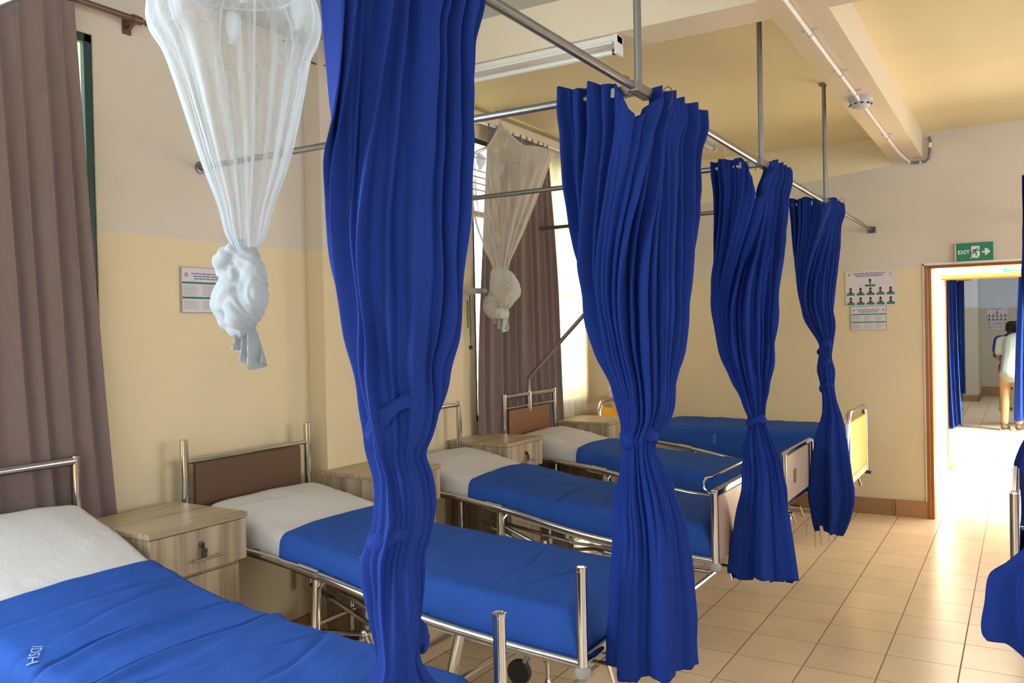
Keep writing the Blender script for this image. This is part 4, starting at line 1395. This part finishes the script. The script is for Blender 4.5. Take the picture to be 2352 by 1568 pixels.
def jack(parent, x, y):
    m = MB()
    m.tube([(x, y, .30), (x, y, .12)], .017, 12)
    m.tube([(x, y, .12), (x, y, .03)], .008, 8)
    m.lathe((x, y, 0), [(.028, 0), (.026, .012), (.014, .03), (.009, .045)], 14)
    m.build('screw_foot', M['chrome'], parent)

RAILZ = [(0, .70), (.35, .69), (.7, .652), (1.2, .565), (1.55, .53), (1.86, .510)]
def make_bed(y, label, profile, head, foot, ridges, seed, mirror=False, dx=0.0, raise_=0.0, text=None, yellow=False, arms=True, hw=None, bt=.53):
    hw = hw or BW
    r = thing('hospital_bed', label, 'bed', (HX + dx, y, 0), pi if mirror else 0, 'hospital beds in the ward')
    rz = [(a, b + raise_) for a, b in RAILZ]
    prof = [(a, b + raise_) for a, b in profile]
    # side rails
    for s in (-1, 1):
        rb = MB()
        rb.tube([(x, s * hw, interp(rz, x)) for x in [i / 20 * 1.86 for i in range(21)]], .017, 12)
        sr = rb.build('side_rail', M['chrome'], r)
        MB().tube([(.66, s * hw, interp(rz, .66) + .002), (.76, s * hw, interp(rz, .76) + .002)], .021, 12).build('rail_clamp', M['chrome'], sr)
    for xe, ze in ((1.85, rz[-1][1]), (.02, rz[0][1])):
        MB().tube([(xe, -hw, ze), (xe, hw, ze)], .016, 12).build('end_rail', M['chrome'], r)
    # mesh deck under the mattress
    dk = MB()
    for i in range(13):
        x = .1 + i * .14
        dk.box(x, x + .03, -hw, hw, interp(rz, x) - .004, interp(rz, x) + .008)
    dk.build('slatted_deck', M['dark_metal'], r, False)
    # head posts and bars
    pz = 1.115
    for s in (-1, 1):
        hp = MB()
        if head == 'arch':
            pass
        else:
            hp.tube([(0, s * hw, .30), (0, s * hw, pz)], .0175, 14)
            hp.lathe((0, s * hw, pz), [(.0185, 0), (.0185, .004), (.014, .006)], 14)
            hp.build('head_post', M['chrome'], r)
    if head in ('bar', 'bar_panel'):
        MB().tube([(0, -hw, pz - .015), (0, hw, pz - .015)], .0165, 12).build('head_bar', M['chrome'], r)
        if head == 'bar_panel':
            MB().tube([(0, -hw, 1.02), (0, hw, 1.02)], .008, 10).build('head_bar', M['chrome'], r)
            MB().box(-.01, .01, -hw + .05, hw - .09, .76, 1.005).build('headboard', mat('orange_brown_laminate', (0.21, 0.09, 0.035), 0.4), r, False, bevel=.003)
    elif head == 'low_bar':
        MB().tube([(0, -hw, 1.025), (0, hw, 1.025)], .011, 10).build('head_bar', M['chrome'], r)
        MB().box(-.01, .01, -hw + .05, hw - .055, .745, 1.012).build('headboard', M['panel_brown'], r, False, bevel=.003)
    elif head == 'arch':
        pts = [(0, -hw, .30), (0, -hw, .90), (0, -hw + .03, .955), (0, -hw + .08, .98), (0, hw - .08, .98), (0, hw - .03, .955), (0, hw, .90), (0, hw, .30)]
        MB().tube(pts, .018, 12).build('head_frame', M['chrome'], r)
        pr = []
        n = 24
        for i in range(n + 1):
            u = i / n
            pr.append((lerp(-hw + .025, hw - .025, u), .945 - .045 * sin(pi * u) ** .8))
        mm = MB()
        base = [(yy, .60) for yy, _ in reversed(pr)]
        pts = pr + base
        i0 = 0
        for sx in (-.012, .012):
            mm.v += [(sx, a, b) for a, b in pts]
        N = len(pts)
        mm.f.append(tuple(range(N))); mm.f.append(tuple(reversed(range(N, 2 * N))))
        for k in range(N):
            mm.f.append((k, (k + 1) % N, N + (k + 1) % N, N + k))
        mm.build('headboard', M['yellow_plastic'], r)
    # foot end
    fx_ = 1.865
    zt_, zb_ = .815 + raise_, .475 + raise_
    if foot != 'arch':
        for s in (-1, 1):
            fp = MB()
            fp.tube([(fx_, s * hw, zb_ + .02), (fx_, s * hw, zt_)], .0175, 14)
            fpo = fp.build('foot_post', M['chrome'], r)
            MB().lathe((fx_, s * hw, zb_), [(.020, -.006), (.026, 0), (.026, .022), (.020, .03)], 14).build('post_cap', M['cap'], fpo)
            if foot == 'open':
                MB().lathe((fx_, s * hw, zt_), [(.0185, -.012), (.0195, -.006), (.0195, 0), (.0135, .001), (.0125, -.03)], 14).build('post_rim', M['chrome'], fpo)
    if foot == 'panel':
        MB().box(fx_ - .016, fx_ + .016, -hw, hw, zt_ - .015, zt_ + .012).build('foot_bar', M['chrome'], r, False, bevel=.004)
        MB().box(fx_ - .010, fx_ + .010, -hw + .045, hw - .045, zb_ + .035, zt_ - .02).build('footboard', M['panel_pink'], r, False, bevel=.003)
        hb = MB()
        hb.tube([(fx_ - .01, -hw + .09, zt_ - .02), (fx_ - .05, -hw + .09, zt_ - .02), (fx_ - .075, -hw + .09, zt_ + .0), (fx_ - .075, -hw + .09, zt_ + .030), (fx_ - .07, -hw + .10, zt_ + .045), (fx_ - .05, -hw + .14, zt_ + .046), (fx_ - .05, hw - .10, zt_ + .046), (fx_ - .03, hw - .06, zt_ + .03), (fx_ - .01, hw - .06, zt_)], .006, 8)
        hb.build('foot_hoop', M['chrome'], r)
    elif foot == 'pale_panel':
        MB().box(fx_ - .012, fx_ + .012, -hw, hw, zt_ - .01, zt_ + .012).build('foot_bar', M['chrome'], r, False, bevel=.004)
        MB().box(fx_ - .010, fx_ + .010, -hw + .04, hw - .12, zb_ + .06, zt_ - .02).build('footboard', mat('glossy_pale_laminate', (0.52, 0.42, 0.33), 0.18), r, False, bevel=.003)
        MB().box(fx_ + .010, fx_ + .013, -.16, -.10, .62, .70).build('clipboard_label', M['panel_brown'], r, False)
        MB().tube([(fx_, -hw, zb_ + .05), (fx_, hw, zb_ + .05)], .013, 10).build('foot_bar', M['chrome'], r)
    elif foot == 'arch':
        pts = [(fx_, -hw, .45 + raise_), (fx_, -hw, .86 + raise_), (fx_, -hw + .02, .91 + raise_), (fx_, -hw + .07, .935 + raise_), (fx_, hw - .07, .935 + raise_), (fx_, hw - .02, .91 + raise_), (fx_, hw, .86 + raise_), (fx_, hw, .45 + raise_)]
        MB().tube(pts, .019, 12).build('foot_frame', M['chrome'], r)
        MB().box(fx_ - .014, fx_ + .014, -hw + .024, hw - .024, .50 + raise_, .875 + raise_).build('footboard', M['yellow_plastic'], r, False, bevel=.005)
        MB().box(fx_ - .012, fx_ + .012, -hw, hw, .445 + raise_, .495 + raise_).build('foot_bar', mat('cream_metal', (0.62, 0.50, 0.30), 0.4), r, False, bevel=.004)
        for s in (-1, 1):
            MB().tube([(fx_ - .03, s * hw, .44 + raise_), (fx_ + .04, s * hw, .43 + raise_)], .013, 8).build('bumper', M['rubber'], r)
    # undercarriage
    u = MB()
    hb_ = hw + .02
    for s in (-1, 1):
        u.tube([(.30, s * hb_, .245), (1.62, s * hb_, .245)], .014, 10)
        u.tube([(.74, s * (hw - .01), .64), (.74, s * hb_, .245)], .018, 10)
        u.tube([(.79, s * (hw - .01), .63), (.775, s * hb_, .60), (.775, s * hb_, .245)], .007, 8)
        u.tube([(1.40, s * (hw - .01), .54), (1.34, s * hb_, .245)], .020, 10)
    for x in (.30, .62, 1.22, 1.62):
        e_ = .12 if x == 1.22 else 0
        u.tube([(x, -hb_ - e_, .245), (x, hb_ + e_, .245)], .013, 10)
    u.build('base_frame', M['chrome'], r)
    for x in (.34, 1.22):
        for s in (-1, 1):
            caster(r, x - (.04 if x > 1 else 0), s * (hw + (.13 if x > 1 else .02)), rz=.4 * s)
    for s in (-1, 1):
        jack(r, 1.27, s * (hw + .12))
        jack(r, .24, s * (hw + .03))
    # lifting linkage and cranks
    lk = MB()
    lk.tube([(.46, -.10, .50), (1.0, -.10, .30)], .011, 8)
    lk.tube([(.46, -.02, .50), (1.0, -.02, .30)], .011, 8)
    lk.tube([(.46, .08, .46), (1.3, .08, .34)], .011, 8)
    lk.box(1.02, 1.06, -.16, .16, .28, .46)
    lk.tube([(.98, -hw + .04, .50), (.98, -hw + .04, .26)], .012, 8)
    lk.tube([(.98, hw - .04, .50), (.98, hw - .04, .26)], .012, 8)
    lk.build('linkage', M['chrome'], r)
    for yy in (-.16, .05):
        ck = MB()
        ck.tube([(1.04, yy, .46), (1.86, yy, .44)], .008, 8)
        ck.tube([(1.86, yy, .44), (1.88, yy, .38)], .008, 8)
        ck.build('crank_rod', M['chrome'], r)
    ck = MB()
    ck.tube([(.60, -hw - .01, .42), (.95, -hw + .0, .455), (.98, -hw - .0, .46)], .009, 8)
    ck.tube([(.98, -hw, .46), (1.05, -hw - .03, .40)], .010, 8)
    ck.ball((.985, -hw - .005, .462), .018)
    ck.build('crank_handle', M['chrome'], r)
    # mattress and bedding
    low = [(a, b - .010) for a, b in rz]
    white = MB().grid(mattress_rows(prof, .05, 1.80, hw - .035, low, 0, [(.22, .10, .006, .020, .01), (.42, -.3, .006, .016, .03)], seed))
    wo = white.build('mattress', M['white_sheet'], r)
    for vv in wo.data.vertices:
        if vv.co.x > bt + .03:
            vv.co.z -= .030 * sstep(bt + .03, bt + .08, vv.co.x)
            vv.co.y *= .985
    bl = MB().grid(mattress_rows(prof, bt, 1.835, hw - .027, low, .012, ridges, seed + 9, headround=False, nx=260, ny=90))
    bo = bl.build('blanket', M['blue_blanket'], r, True, solid=.004)
    for o in (wo, bo):
        try:
            o.data.attributes.remove(o.data.attributes['sharp_edge'])
        except Exception:
            pass
    if text:
        mode, tx, ty, ang, size = text
        tm = text_mesh('embroidered_letters', 'IDSH', size, M['embroidery'], r, (0, 0, 0), (0, 0, 0), extrude=.0)
        bmt = bmesh.new()
        bmt.from_mesh(tm.data)
        bmesh.ops.triangulate(bmt, faces=bmt.faces)
        bmesh.ops.subdivide_edges(bmt, edges=bmt.edges, cuts=2)
        bmt.to_mesh(tm.data)
        bmt.free()
        tree = BVHTree.FromPolygons([v.co.copy() for v in bo.data.vertices], [tuple(p.vertices) for p in bo.data.polygons])
        ca_, sa_ = cos(radians(ang)), sin(radians(ang))
        for v in tm.data.vertices:
            a_, b_ = v.co.x, v.co.y
            if mode == 'top':
                X_, Y_ = tx + a_ * ca_ - b_ * sa_, ty + a_ * sa_ + b_ * ca_
                hit = tree.ray_cast(Vector((X_, Y_, 2.0)), Vector((0, 0, -1)))[0]
                v.co = (X_, Y_, (hit.z if hit else .7) + .0055)
            else:
                X_, Z_ = tx + b_, ty - a_
                hit = tree.ray_cast(Vector((X_, -2.0, Z_)), Vector((0, 1, 0)))[0]
                v.co = (X_, (hit.y if hit else -.34) - .0055, Z_)
    return r

PF = [(.05, .850), (.25, .825), (.5, .770), (.8, .715), (1.0, .695), (1.5, .665), (1.8, .645)]
PF1 = [(.05, .975), (.1, .962), (.32, .885), (.56, .785), (.8, .730), (1.0, .70), (1.5, .672), (1.8, .642)]
make_bed(1.51, 'nearest bed, white sheet and blue blanket with creases, lower left corner', PF1, 'bar', 'open',
         [(.66, .06, .006, .028, .012), (.90, .02, .024, .026, .012), (1.085, -.01, .020, .026, .008), (.76, -.15, .005, .03, .02), (1.24, .22, .005, .022, .012), (1.40, -.25, .004, .03, .02), (1.60, .15, .005, .03, .02)], 1,
         text=('top', .80, -.262, -40, .038))
make_bed(2.71, 'second bed, brown headboard between bare posts, behind the nearest curtain', PF, 'low_bar', 'open',
         [(1.02, -.02, .010, .018, .008), (.70, .1, .005, .03, .01), (1.25, .35, .006, .03, .02), (1.45, -.2, .005, .035, .02), (1.62, .3, .007, .03, .02)], 2,
         text=('top', .935, -.305, 90, .042))
make_bed(4.03, 'third bed, brown foot panel with chrome hoop, behind the second curtain', PF, 'bar', 'panel',
         [(1.04, -.03, .008, .016, .006), (.75, .2, .004, .03, .02), (1.35, .2, .004, .03, .02)], 3)
b4 = make_bed(5.295, 'fourth bed with a slanting lifting pole at its headboard by the sheer curtain', PF, 'bar_panel', 'pale_panel',
         [(1.05, -.03, .006, .016, .006), (.8, .2, .004, .03, .02)], 4)
mp_ = MB()
mp_.tube([(0, -.02, .97), (0, -.02, 1.21), (.03, -.02, 1.245), (.50, -.02, 1.70), (.72, -.02, 1.90), (.80, -.02, 1.93), (1.0, -.02, 1.93)], .014, 12)
mp_.build('lifting_pole', M['chrome'], b4)
MB().tube([(0, -.02, .99), (0, -.02, 1.12)], .021, 12).build('pole_socket', M['chrome'], b4)
make_bed(6.50, 'farthest bed with yellow head and foot boards against the far wall', [(.05, .80), (.3, .80), (.5, .80), (1.8, .79)], 'arch', 'arch',
         [(.75, .1, .012, .04, .01)], 5, raise_=0.0, dx=.145, bt=.46,
         text=('side', .915, .755, 0, .034))
make_bed(4.55, 'bed of the opposite row, one chrome corner showing at the right edge', PF, 'bar', 'pale_panel',
         [(1.05, -.03, .008, .016, .006)], 7, mirror=True, dx=3.05 + 1.865 - .045)

# folded guard rail of the nearest bed
g = MB()
g.tube([(1.30, BW + .035, .60), (1.52, BW + .035, .57), (1.60, BW + .035, .55), (1.66, BW + .035, .50), (1.69, BW + .035, .44)], .011, 10)
g.tube([(1.30, BW + .035, .56), (1.48, BW + .035, .54), (1.58, BW + .035, .49), (1.66, BW + .035, .42)], .011, 10)
for o in bpy.data.objects:
    if o.name.startswith('hospital_bed') and o['label'].startswith('nearest'):
        g.build('folded_guard', M['chrome'], o)

# ------------------------------------------------------------------ bedside cabinets
def cabinet(label, x, y, rz=0, keys=True):
    """front faces +x; body 0.44 wide, top at 0.865"""
    r = thing('bedside_cabinet', label, 'cabinet', (x, y, 0), rz, 'bedside cabinets')
    wd = .215
    b = MB()
    b.box(-.43, -.02, -wd + .025, wd - .025, .04, .68)
    b.build('body', M['lam_v'], r, False, bevel=.002)
    MB().box(-.43, -.015, -wd, wd, .68, .845).build('drawer_housing', M['lam_v'], r, False, bevel=.002)
    MB().box(-.44, .005, -wd - .005, wd + .005, .845, .867).build('top', M['lam_h'], r, False, bevel=.002)
    dw = MB().box(-.015, .003, -wd + .002, wd - .002, .686, .842).build('drawer', M['lam_v'], r, False, bevel=.002)
    MB().tube([(.030, -.055, .735), (.030, .085, .735)], .0045, 10).tube([(0, -.035, .735), (.030, -.035, .735)], .004, 8).tube([(0, .065, .735), (.030, .065, .735)], .004, 8).build('handle', M['chrome'], dw)
    MB().lathe((.002, .0, .785), [(.012, 0), (.012, .006), (.008, .008)], 16, 'x').build('lock', M['dark_metal'], dw)
    k = MB()
    k.box(.008, .020, -.003, .003, .770, .792)
    k.lathe((.022, .0, .762), [(.012, -.002), (.012, .002)], 14, 'x')
    k.box(.018, .026, -.012, .008, .740, .765)
    k.build('key', M['rubber'], dw, False)
    dd = MB().box(-.020, -.004, -wd + .035, wd - .035, .06, .672).build('door', M['lam_v'], r, False, bevel=.002)
    MB().tube([(.02, wd - .09, .40), (.02, wd - .09, .50)], .004, 8).tube([(-.004, wd - .09, .41), (.02, wd - .09, .41)], .004, 8).tube([(-.004, wd - .09, .49), (.02, wd - .09, .49)], .004, 8).build('handle', M['chrome'], dd)
    for sx in (-.40, -.05):
        for s in (-1, 1):
            MB().lathe((sx, s * (wd - .05), 0), [(.016, 0), (.018, .02), (.012, .04)], 12).build('foot', M['rubber'], r)
    return r
cabinet('wood-grain bedside cabinet with key in its drawer, between the nearest two beds', -2.625, 2.085)
cabinet('wood-grain bedside cabinet beside the wall pier, behind the nearest curtain', -2.62, 3.37)
cabinet('wood-grain bedside cabinet at the foot of the brown window curtain', -2.70, 4.61)
cabinet('wood-grain bedside cabinet in front of the yellow headboard', -2.62, 5.91)

# ------------------------------------------------------------------ wall arm with chain
wa = thing('wall_arm', 'grey horizontal arm with a hanging chain beside the smaller net', 'bracket', (XL, 4.9, 1.83))
MB().tube([(0, 0, .0), (.34, -.72, -.035)], .019, 14).build('arm', M['cap'], wa)
MB().box(0, .02, -.05, .05, -.06, .06).build('wall_plate', M['cap'], wa, False, bevel=.004)
ch = MB()
for k in range(16):
    z0 = -.06 - k * .016
    a = (k % 2) * pi / 2
    pts = []
    for i in range(9):
        t = 2 * pi * i / 8
        pts.append((.332 + .005 * cos(t) * cos(a), -.705 + .005 * cos(t) * sin(a), z0 + .011 * sin(t)))
    ch.tube(pts, .0018, 5, False)
for k in range(10):
    z0 = -.10 - k * .016
    a = ((k + 1) % 2) * pi / 2
    pts = []
    for i in range(9):
        t = 2 * pi * i / 8
        pts.append((.320 + .005 * cos(t) * cos(a), -.712 + .005 * cos(t) * sin(a), z0 + .011 * sin(t)))
    ch.tube(pts, .0018, 5, False)
ch.build('chain', M['dark_metal'], wa)
MB().tube([(.332, -.705, -.30), (.332, -.705, -.36)], .002, 6).ball((.332, -.705, -.37), .013).build('weight', M['rubber'], wa)

# ------------------------------------------------------------------ next ward: curtains and people
def hanging(label, x0, x1, y, z0, z1, npl, seed, amp=.03, flare=1.0, sweep=0.0):
    rnd = random.Random(seed)
    r = thing('privacy_curtain', label, 'curtain', ((x0 + x1) / 2, y, 0))
    ph = [rnd.uniform(0, 6.28) for _ in range(4)]
    cx = (x0 + x1) / 2
    rows = []
    for iv in range(50):
        v = iv / 49
        z = lerp(z1, z0, v)
        row = []
        for iu in range(160):
            u = iu / 159
            wdt = (x1 - x0) * lerp(1, flare, v)
            xx = cx + (u - .5) * wdt + sweep * v * v - cx
            uw = u + .02 * sin(5 * u + ph[0])
            row.append((xx, amp * sin(2 * pi * npl * uw + .4 * sin(2 * z)) + amp * .5 * sin(pi * npl * uw + ph[1]), z + (.03 * sin(7 * u + ph[2]) if iv == 49 else 0)))
        rows.append(row)
    MB().grid(rows).build('cloth', M['blue_curtain'], r, True, solid=.003)
    return r
hanging('dark blue curtain hanging at the left of the next room', -1.25, -0.79, 15.0, .42, 2.20, 8, 31)
hanging('pale-lit blue curtain at the left jamb of the second doorway', -1.02, -0.78, 13.0, .12, 2.35, 5, 32, sweep=0.05)
hanging('bright blue tied curtain hiding the man in the next room', -0.045, 0.32, 12.4, .30, 2.20, 6, 33, flare=1.6, sweep=0.03)
rt = thing('curtain_rail', 'steel pipe rail carrying the curtains in the next room', 'curtain rail', (0, 0, 2.2))
MB().tube([(-3.4, 15.0, .0), (-.7, 15.0, 0)], .014, 8).build('cross_rail', M['rail'], rt)
MB().tube([(-.79, 15.0, .0), (-.79, 15.0, 1.2)], .014, 8).build('drop_pole', M['rail'], rt)
MB().tube([(-.95, 13.0, .15), (-.95, 13.0, 1.2)], .012, 8).build('drop_pole', M['rail'], rt)
MB().tube([(-3.4, 13.0, .15), (-.76, 13.0, .15)], .014, 8).build('cross_rail', M['rail'], rt)
MB().tube([(-.06, 12.4, .0), (4.0, 12.4, 0)], .014, 8).tube([(.3, 12.4, 0), (.3, 12.4, 1.2)], .012, 8).build('cross_rail', M['rail'], rt)
bag = MB()
bag.ball((-1.0, 16.2, .13), .13, 14, 10)
bg_ = fuse('plastic_bag', bag, M['net_dense'], None, .02, 2)
for v in bg_.data.vertices:
    v.co.z = max(0.0, v.co.z * .85 + .03 * noise.noise(v.co * 12))
tag(bg_, 'crumpled white bag on the floor under the dark curtain in the next room', 'bag')

def limb(mb, pts, rad, seg=12):
    mb.tube(pts, .05, seg, True, rad)
    for p, r in zip(pts, rad):
        mb.ball(p, r, seg, 8)

def person(label, loc, rz, skirt=None, stoop=.16):
    r = thing('person', label, 'person', loc, rz)
    # local: +x is the way the person faces
    b = MB()
    s = stoop
    limb(b, [(0, .085, .90), (.03, .09, .50), (-.01, .09, .10)], [.085, .058, .042])
    limb(b, [(0, -.085, .90), (.06, -.09, .50), (.03, -.09, .10)], [.085, .058, .042])
    limb(b, [(0, .0, .93), (.02 + s * .3, 0, 1.10), (s * .8, 0, 1.30), (s * 1.1, 0, 1.36)], [.12, .115, .13, .09])
    limb(b, [(s * .9, .15, 1.34), (s * .9, -.15, 1.34)], [.06, .06])
    for sd in (-1, 1):
        el = (s * .9 + .02, sd * .22, 1.08)
        wr = (s * .9 + .22, sd * .16, .98)
        limb(b, [(s * .9, sd * .175, 1.34), el, wr], [.052, .040, .028])
        # hand with fingers
        limb(b, [wr, (wr[0] + .06, wr[1], wr[2] - .01)], [.026, .028])
        for k in range(4):
            yy = wr[1] + (k - 1.5) * .015
            ln = (.055, .065, .062, .048)[k]
            limb(b, [(wr[0] + .075, yy, wr[2] - .01), (wr[0] + .075 + ln * .6, yy, wr[2] - .02), (wr[0] + .075 + ln, yy, wr[2] - .04)], [.009, .008, .007], 8)
        limb(b, [(wr[0] + .03, wr[1] - sd * .025, wr[2]), (wr[0] + .07, wr[1] - sd * .05, wr[2] - .01)], [.010, .008], 8)
        limb(b, [(.0 + (.03 if sd < 0 else -.01), sd * .09, .07), (.13, sd * .095, .04)], [.035, .030])
    # neck and head
    hx, hz = s * 1.1 + .11, 1.50
    limb(b, [(s * 1.1, 0, 1.38), (hx - .03, 0, 1.45)], [.055, .050])
    b.lathe((hx, 0, hz), [(.001, -.115), (.045, -.105), (.066, -.07), (.078, -.02), (.082, .03), (.072, .075), (.045, .105), (.001, .115)], 18)
    b.ball((hx + .082, 0, hz - .02), .015)
    b.tube([(hx + .055, -.025, hz - .065), (hx + .075, 0, hz - .067), (hx + .055, .025, hz - .065)], .009, 8)
    for sd in (-1, 1):
        b.ball((hx - .005, sd * .083, hz - .01), .018)
        b.ball((hx + .062, sd * .030, hz + .005), .014)
    fuse('body', b, M['skin'], r, .009, 3)
    h = MB()
    h.lathe((hx - .012, 0, hz + .02), [(.070, -.055), (.086, -.01), (.088, .03), (.078, .075), (.048, .105), (.001, .115)], 18)
    h.build('hair', M['hair'], r)
    for sd in (-1, 1):
        MB().ball((hx + .073, sd * .030, hz + .006), .006).build('eye', M['sign_white'], r)
    # shirt
    t = MB()
    limb(t, [(-.01, 0, .86), (.02 + s * .3, 0, 1.08), (s * .8, 0, 1.29), (s * 1.05, 0, 1.355)], [.145, .135, .148, .10])
    limb(t, [(s * .9, .15, 1.33), (s * .9, -.15, 1.33)], [.075, .075])
    for sd in (-1, 1):
        limb(t, [(s * .9, sd * .175, 1.33), (s * .9 + .012, sd * .205, 1.17)], [.066, .060])
    fuse('shirt' if not skirt else 'blouse', t, M['shirt'] if not skirt else M['blue_curtain'], r, .012, 3)
    t = MB()
    if not skirt:
        limb(t, [(0, .0, .92), (0, 0, .86)], [.125, .125])
        for sd in (-1, 1):
            limb(t, [(0, sd * .08, .88), ((.06 if sd < 0 else .03), sd * .09, .50), ((.03 if sd < 0 else -.01), sd * .09, .13)], [.088, .064, .052])
        fuse('trousers', t, M['tan'], r, .012, 3)
    else:
        t.lathe((.02, 0, 0), [(.17, .20), (.165, .25), (.15, .55), (.14, .85), (.115, .95)], 28)
        t.build('skirt', M['floral'], r)
    for sd in (-1, 1):
        sx = (.03 if sd < 0 else -.01)
        t = MB()
        limb(t, [(sx - .03, sd * .09, .055), (sx + .06, sd * .092, .045), (sx + .15, sd * .095, .035)], [.045, .042, .034])
        sh = fuse('shoe', t, M['shoe'], r, .010, 2)
        for v in sh.data.vertices:
            v.co.z = max(.012, v.co.z)
        MB().box(sx - .075, sx + .185, sd * .09 - .045, sd * .09 + .045, 0, .018).build('sole', M['sole'], sh, False, bevel=.006)
    return r
person('man in a white shirt and tan trousers, stooping, back turned, in the next room', (-0.165, 13.85, 0), radians(74))
person('person in a patterned skirt, half hidden behind the man in the next room', (-0.185, 14.85, 0), radians(80), skirt=True, stoop=.05)
for o in bpy.data.objects:
    if o.name.startswith('person'):
        o.scale = (.95, .95, .95)
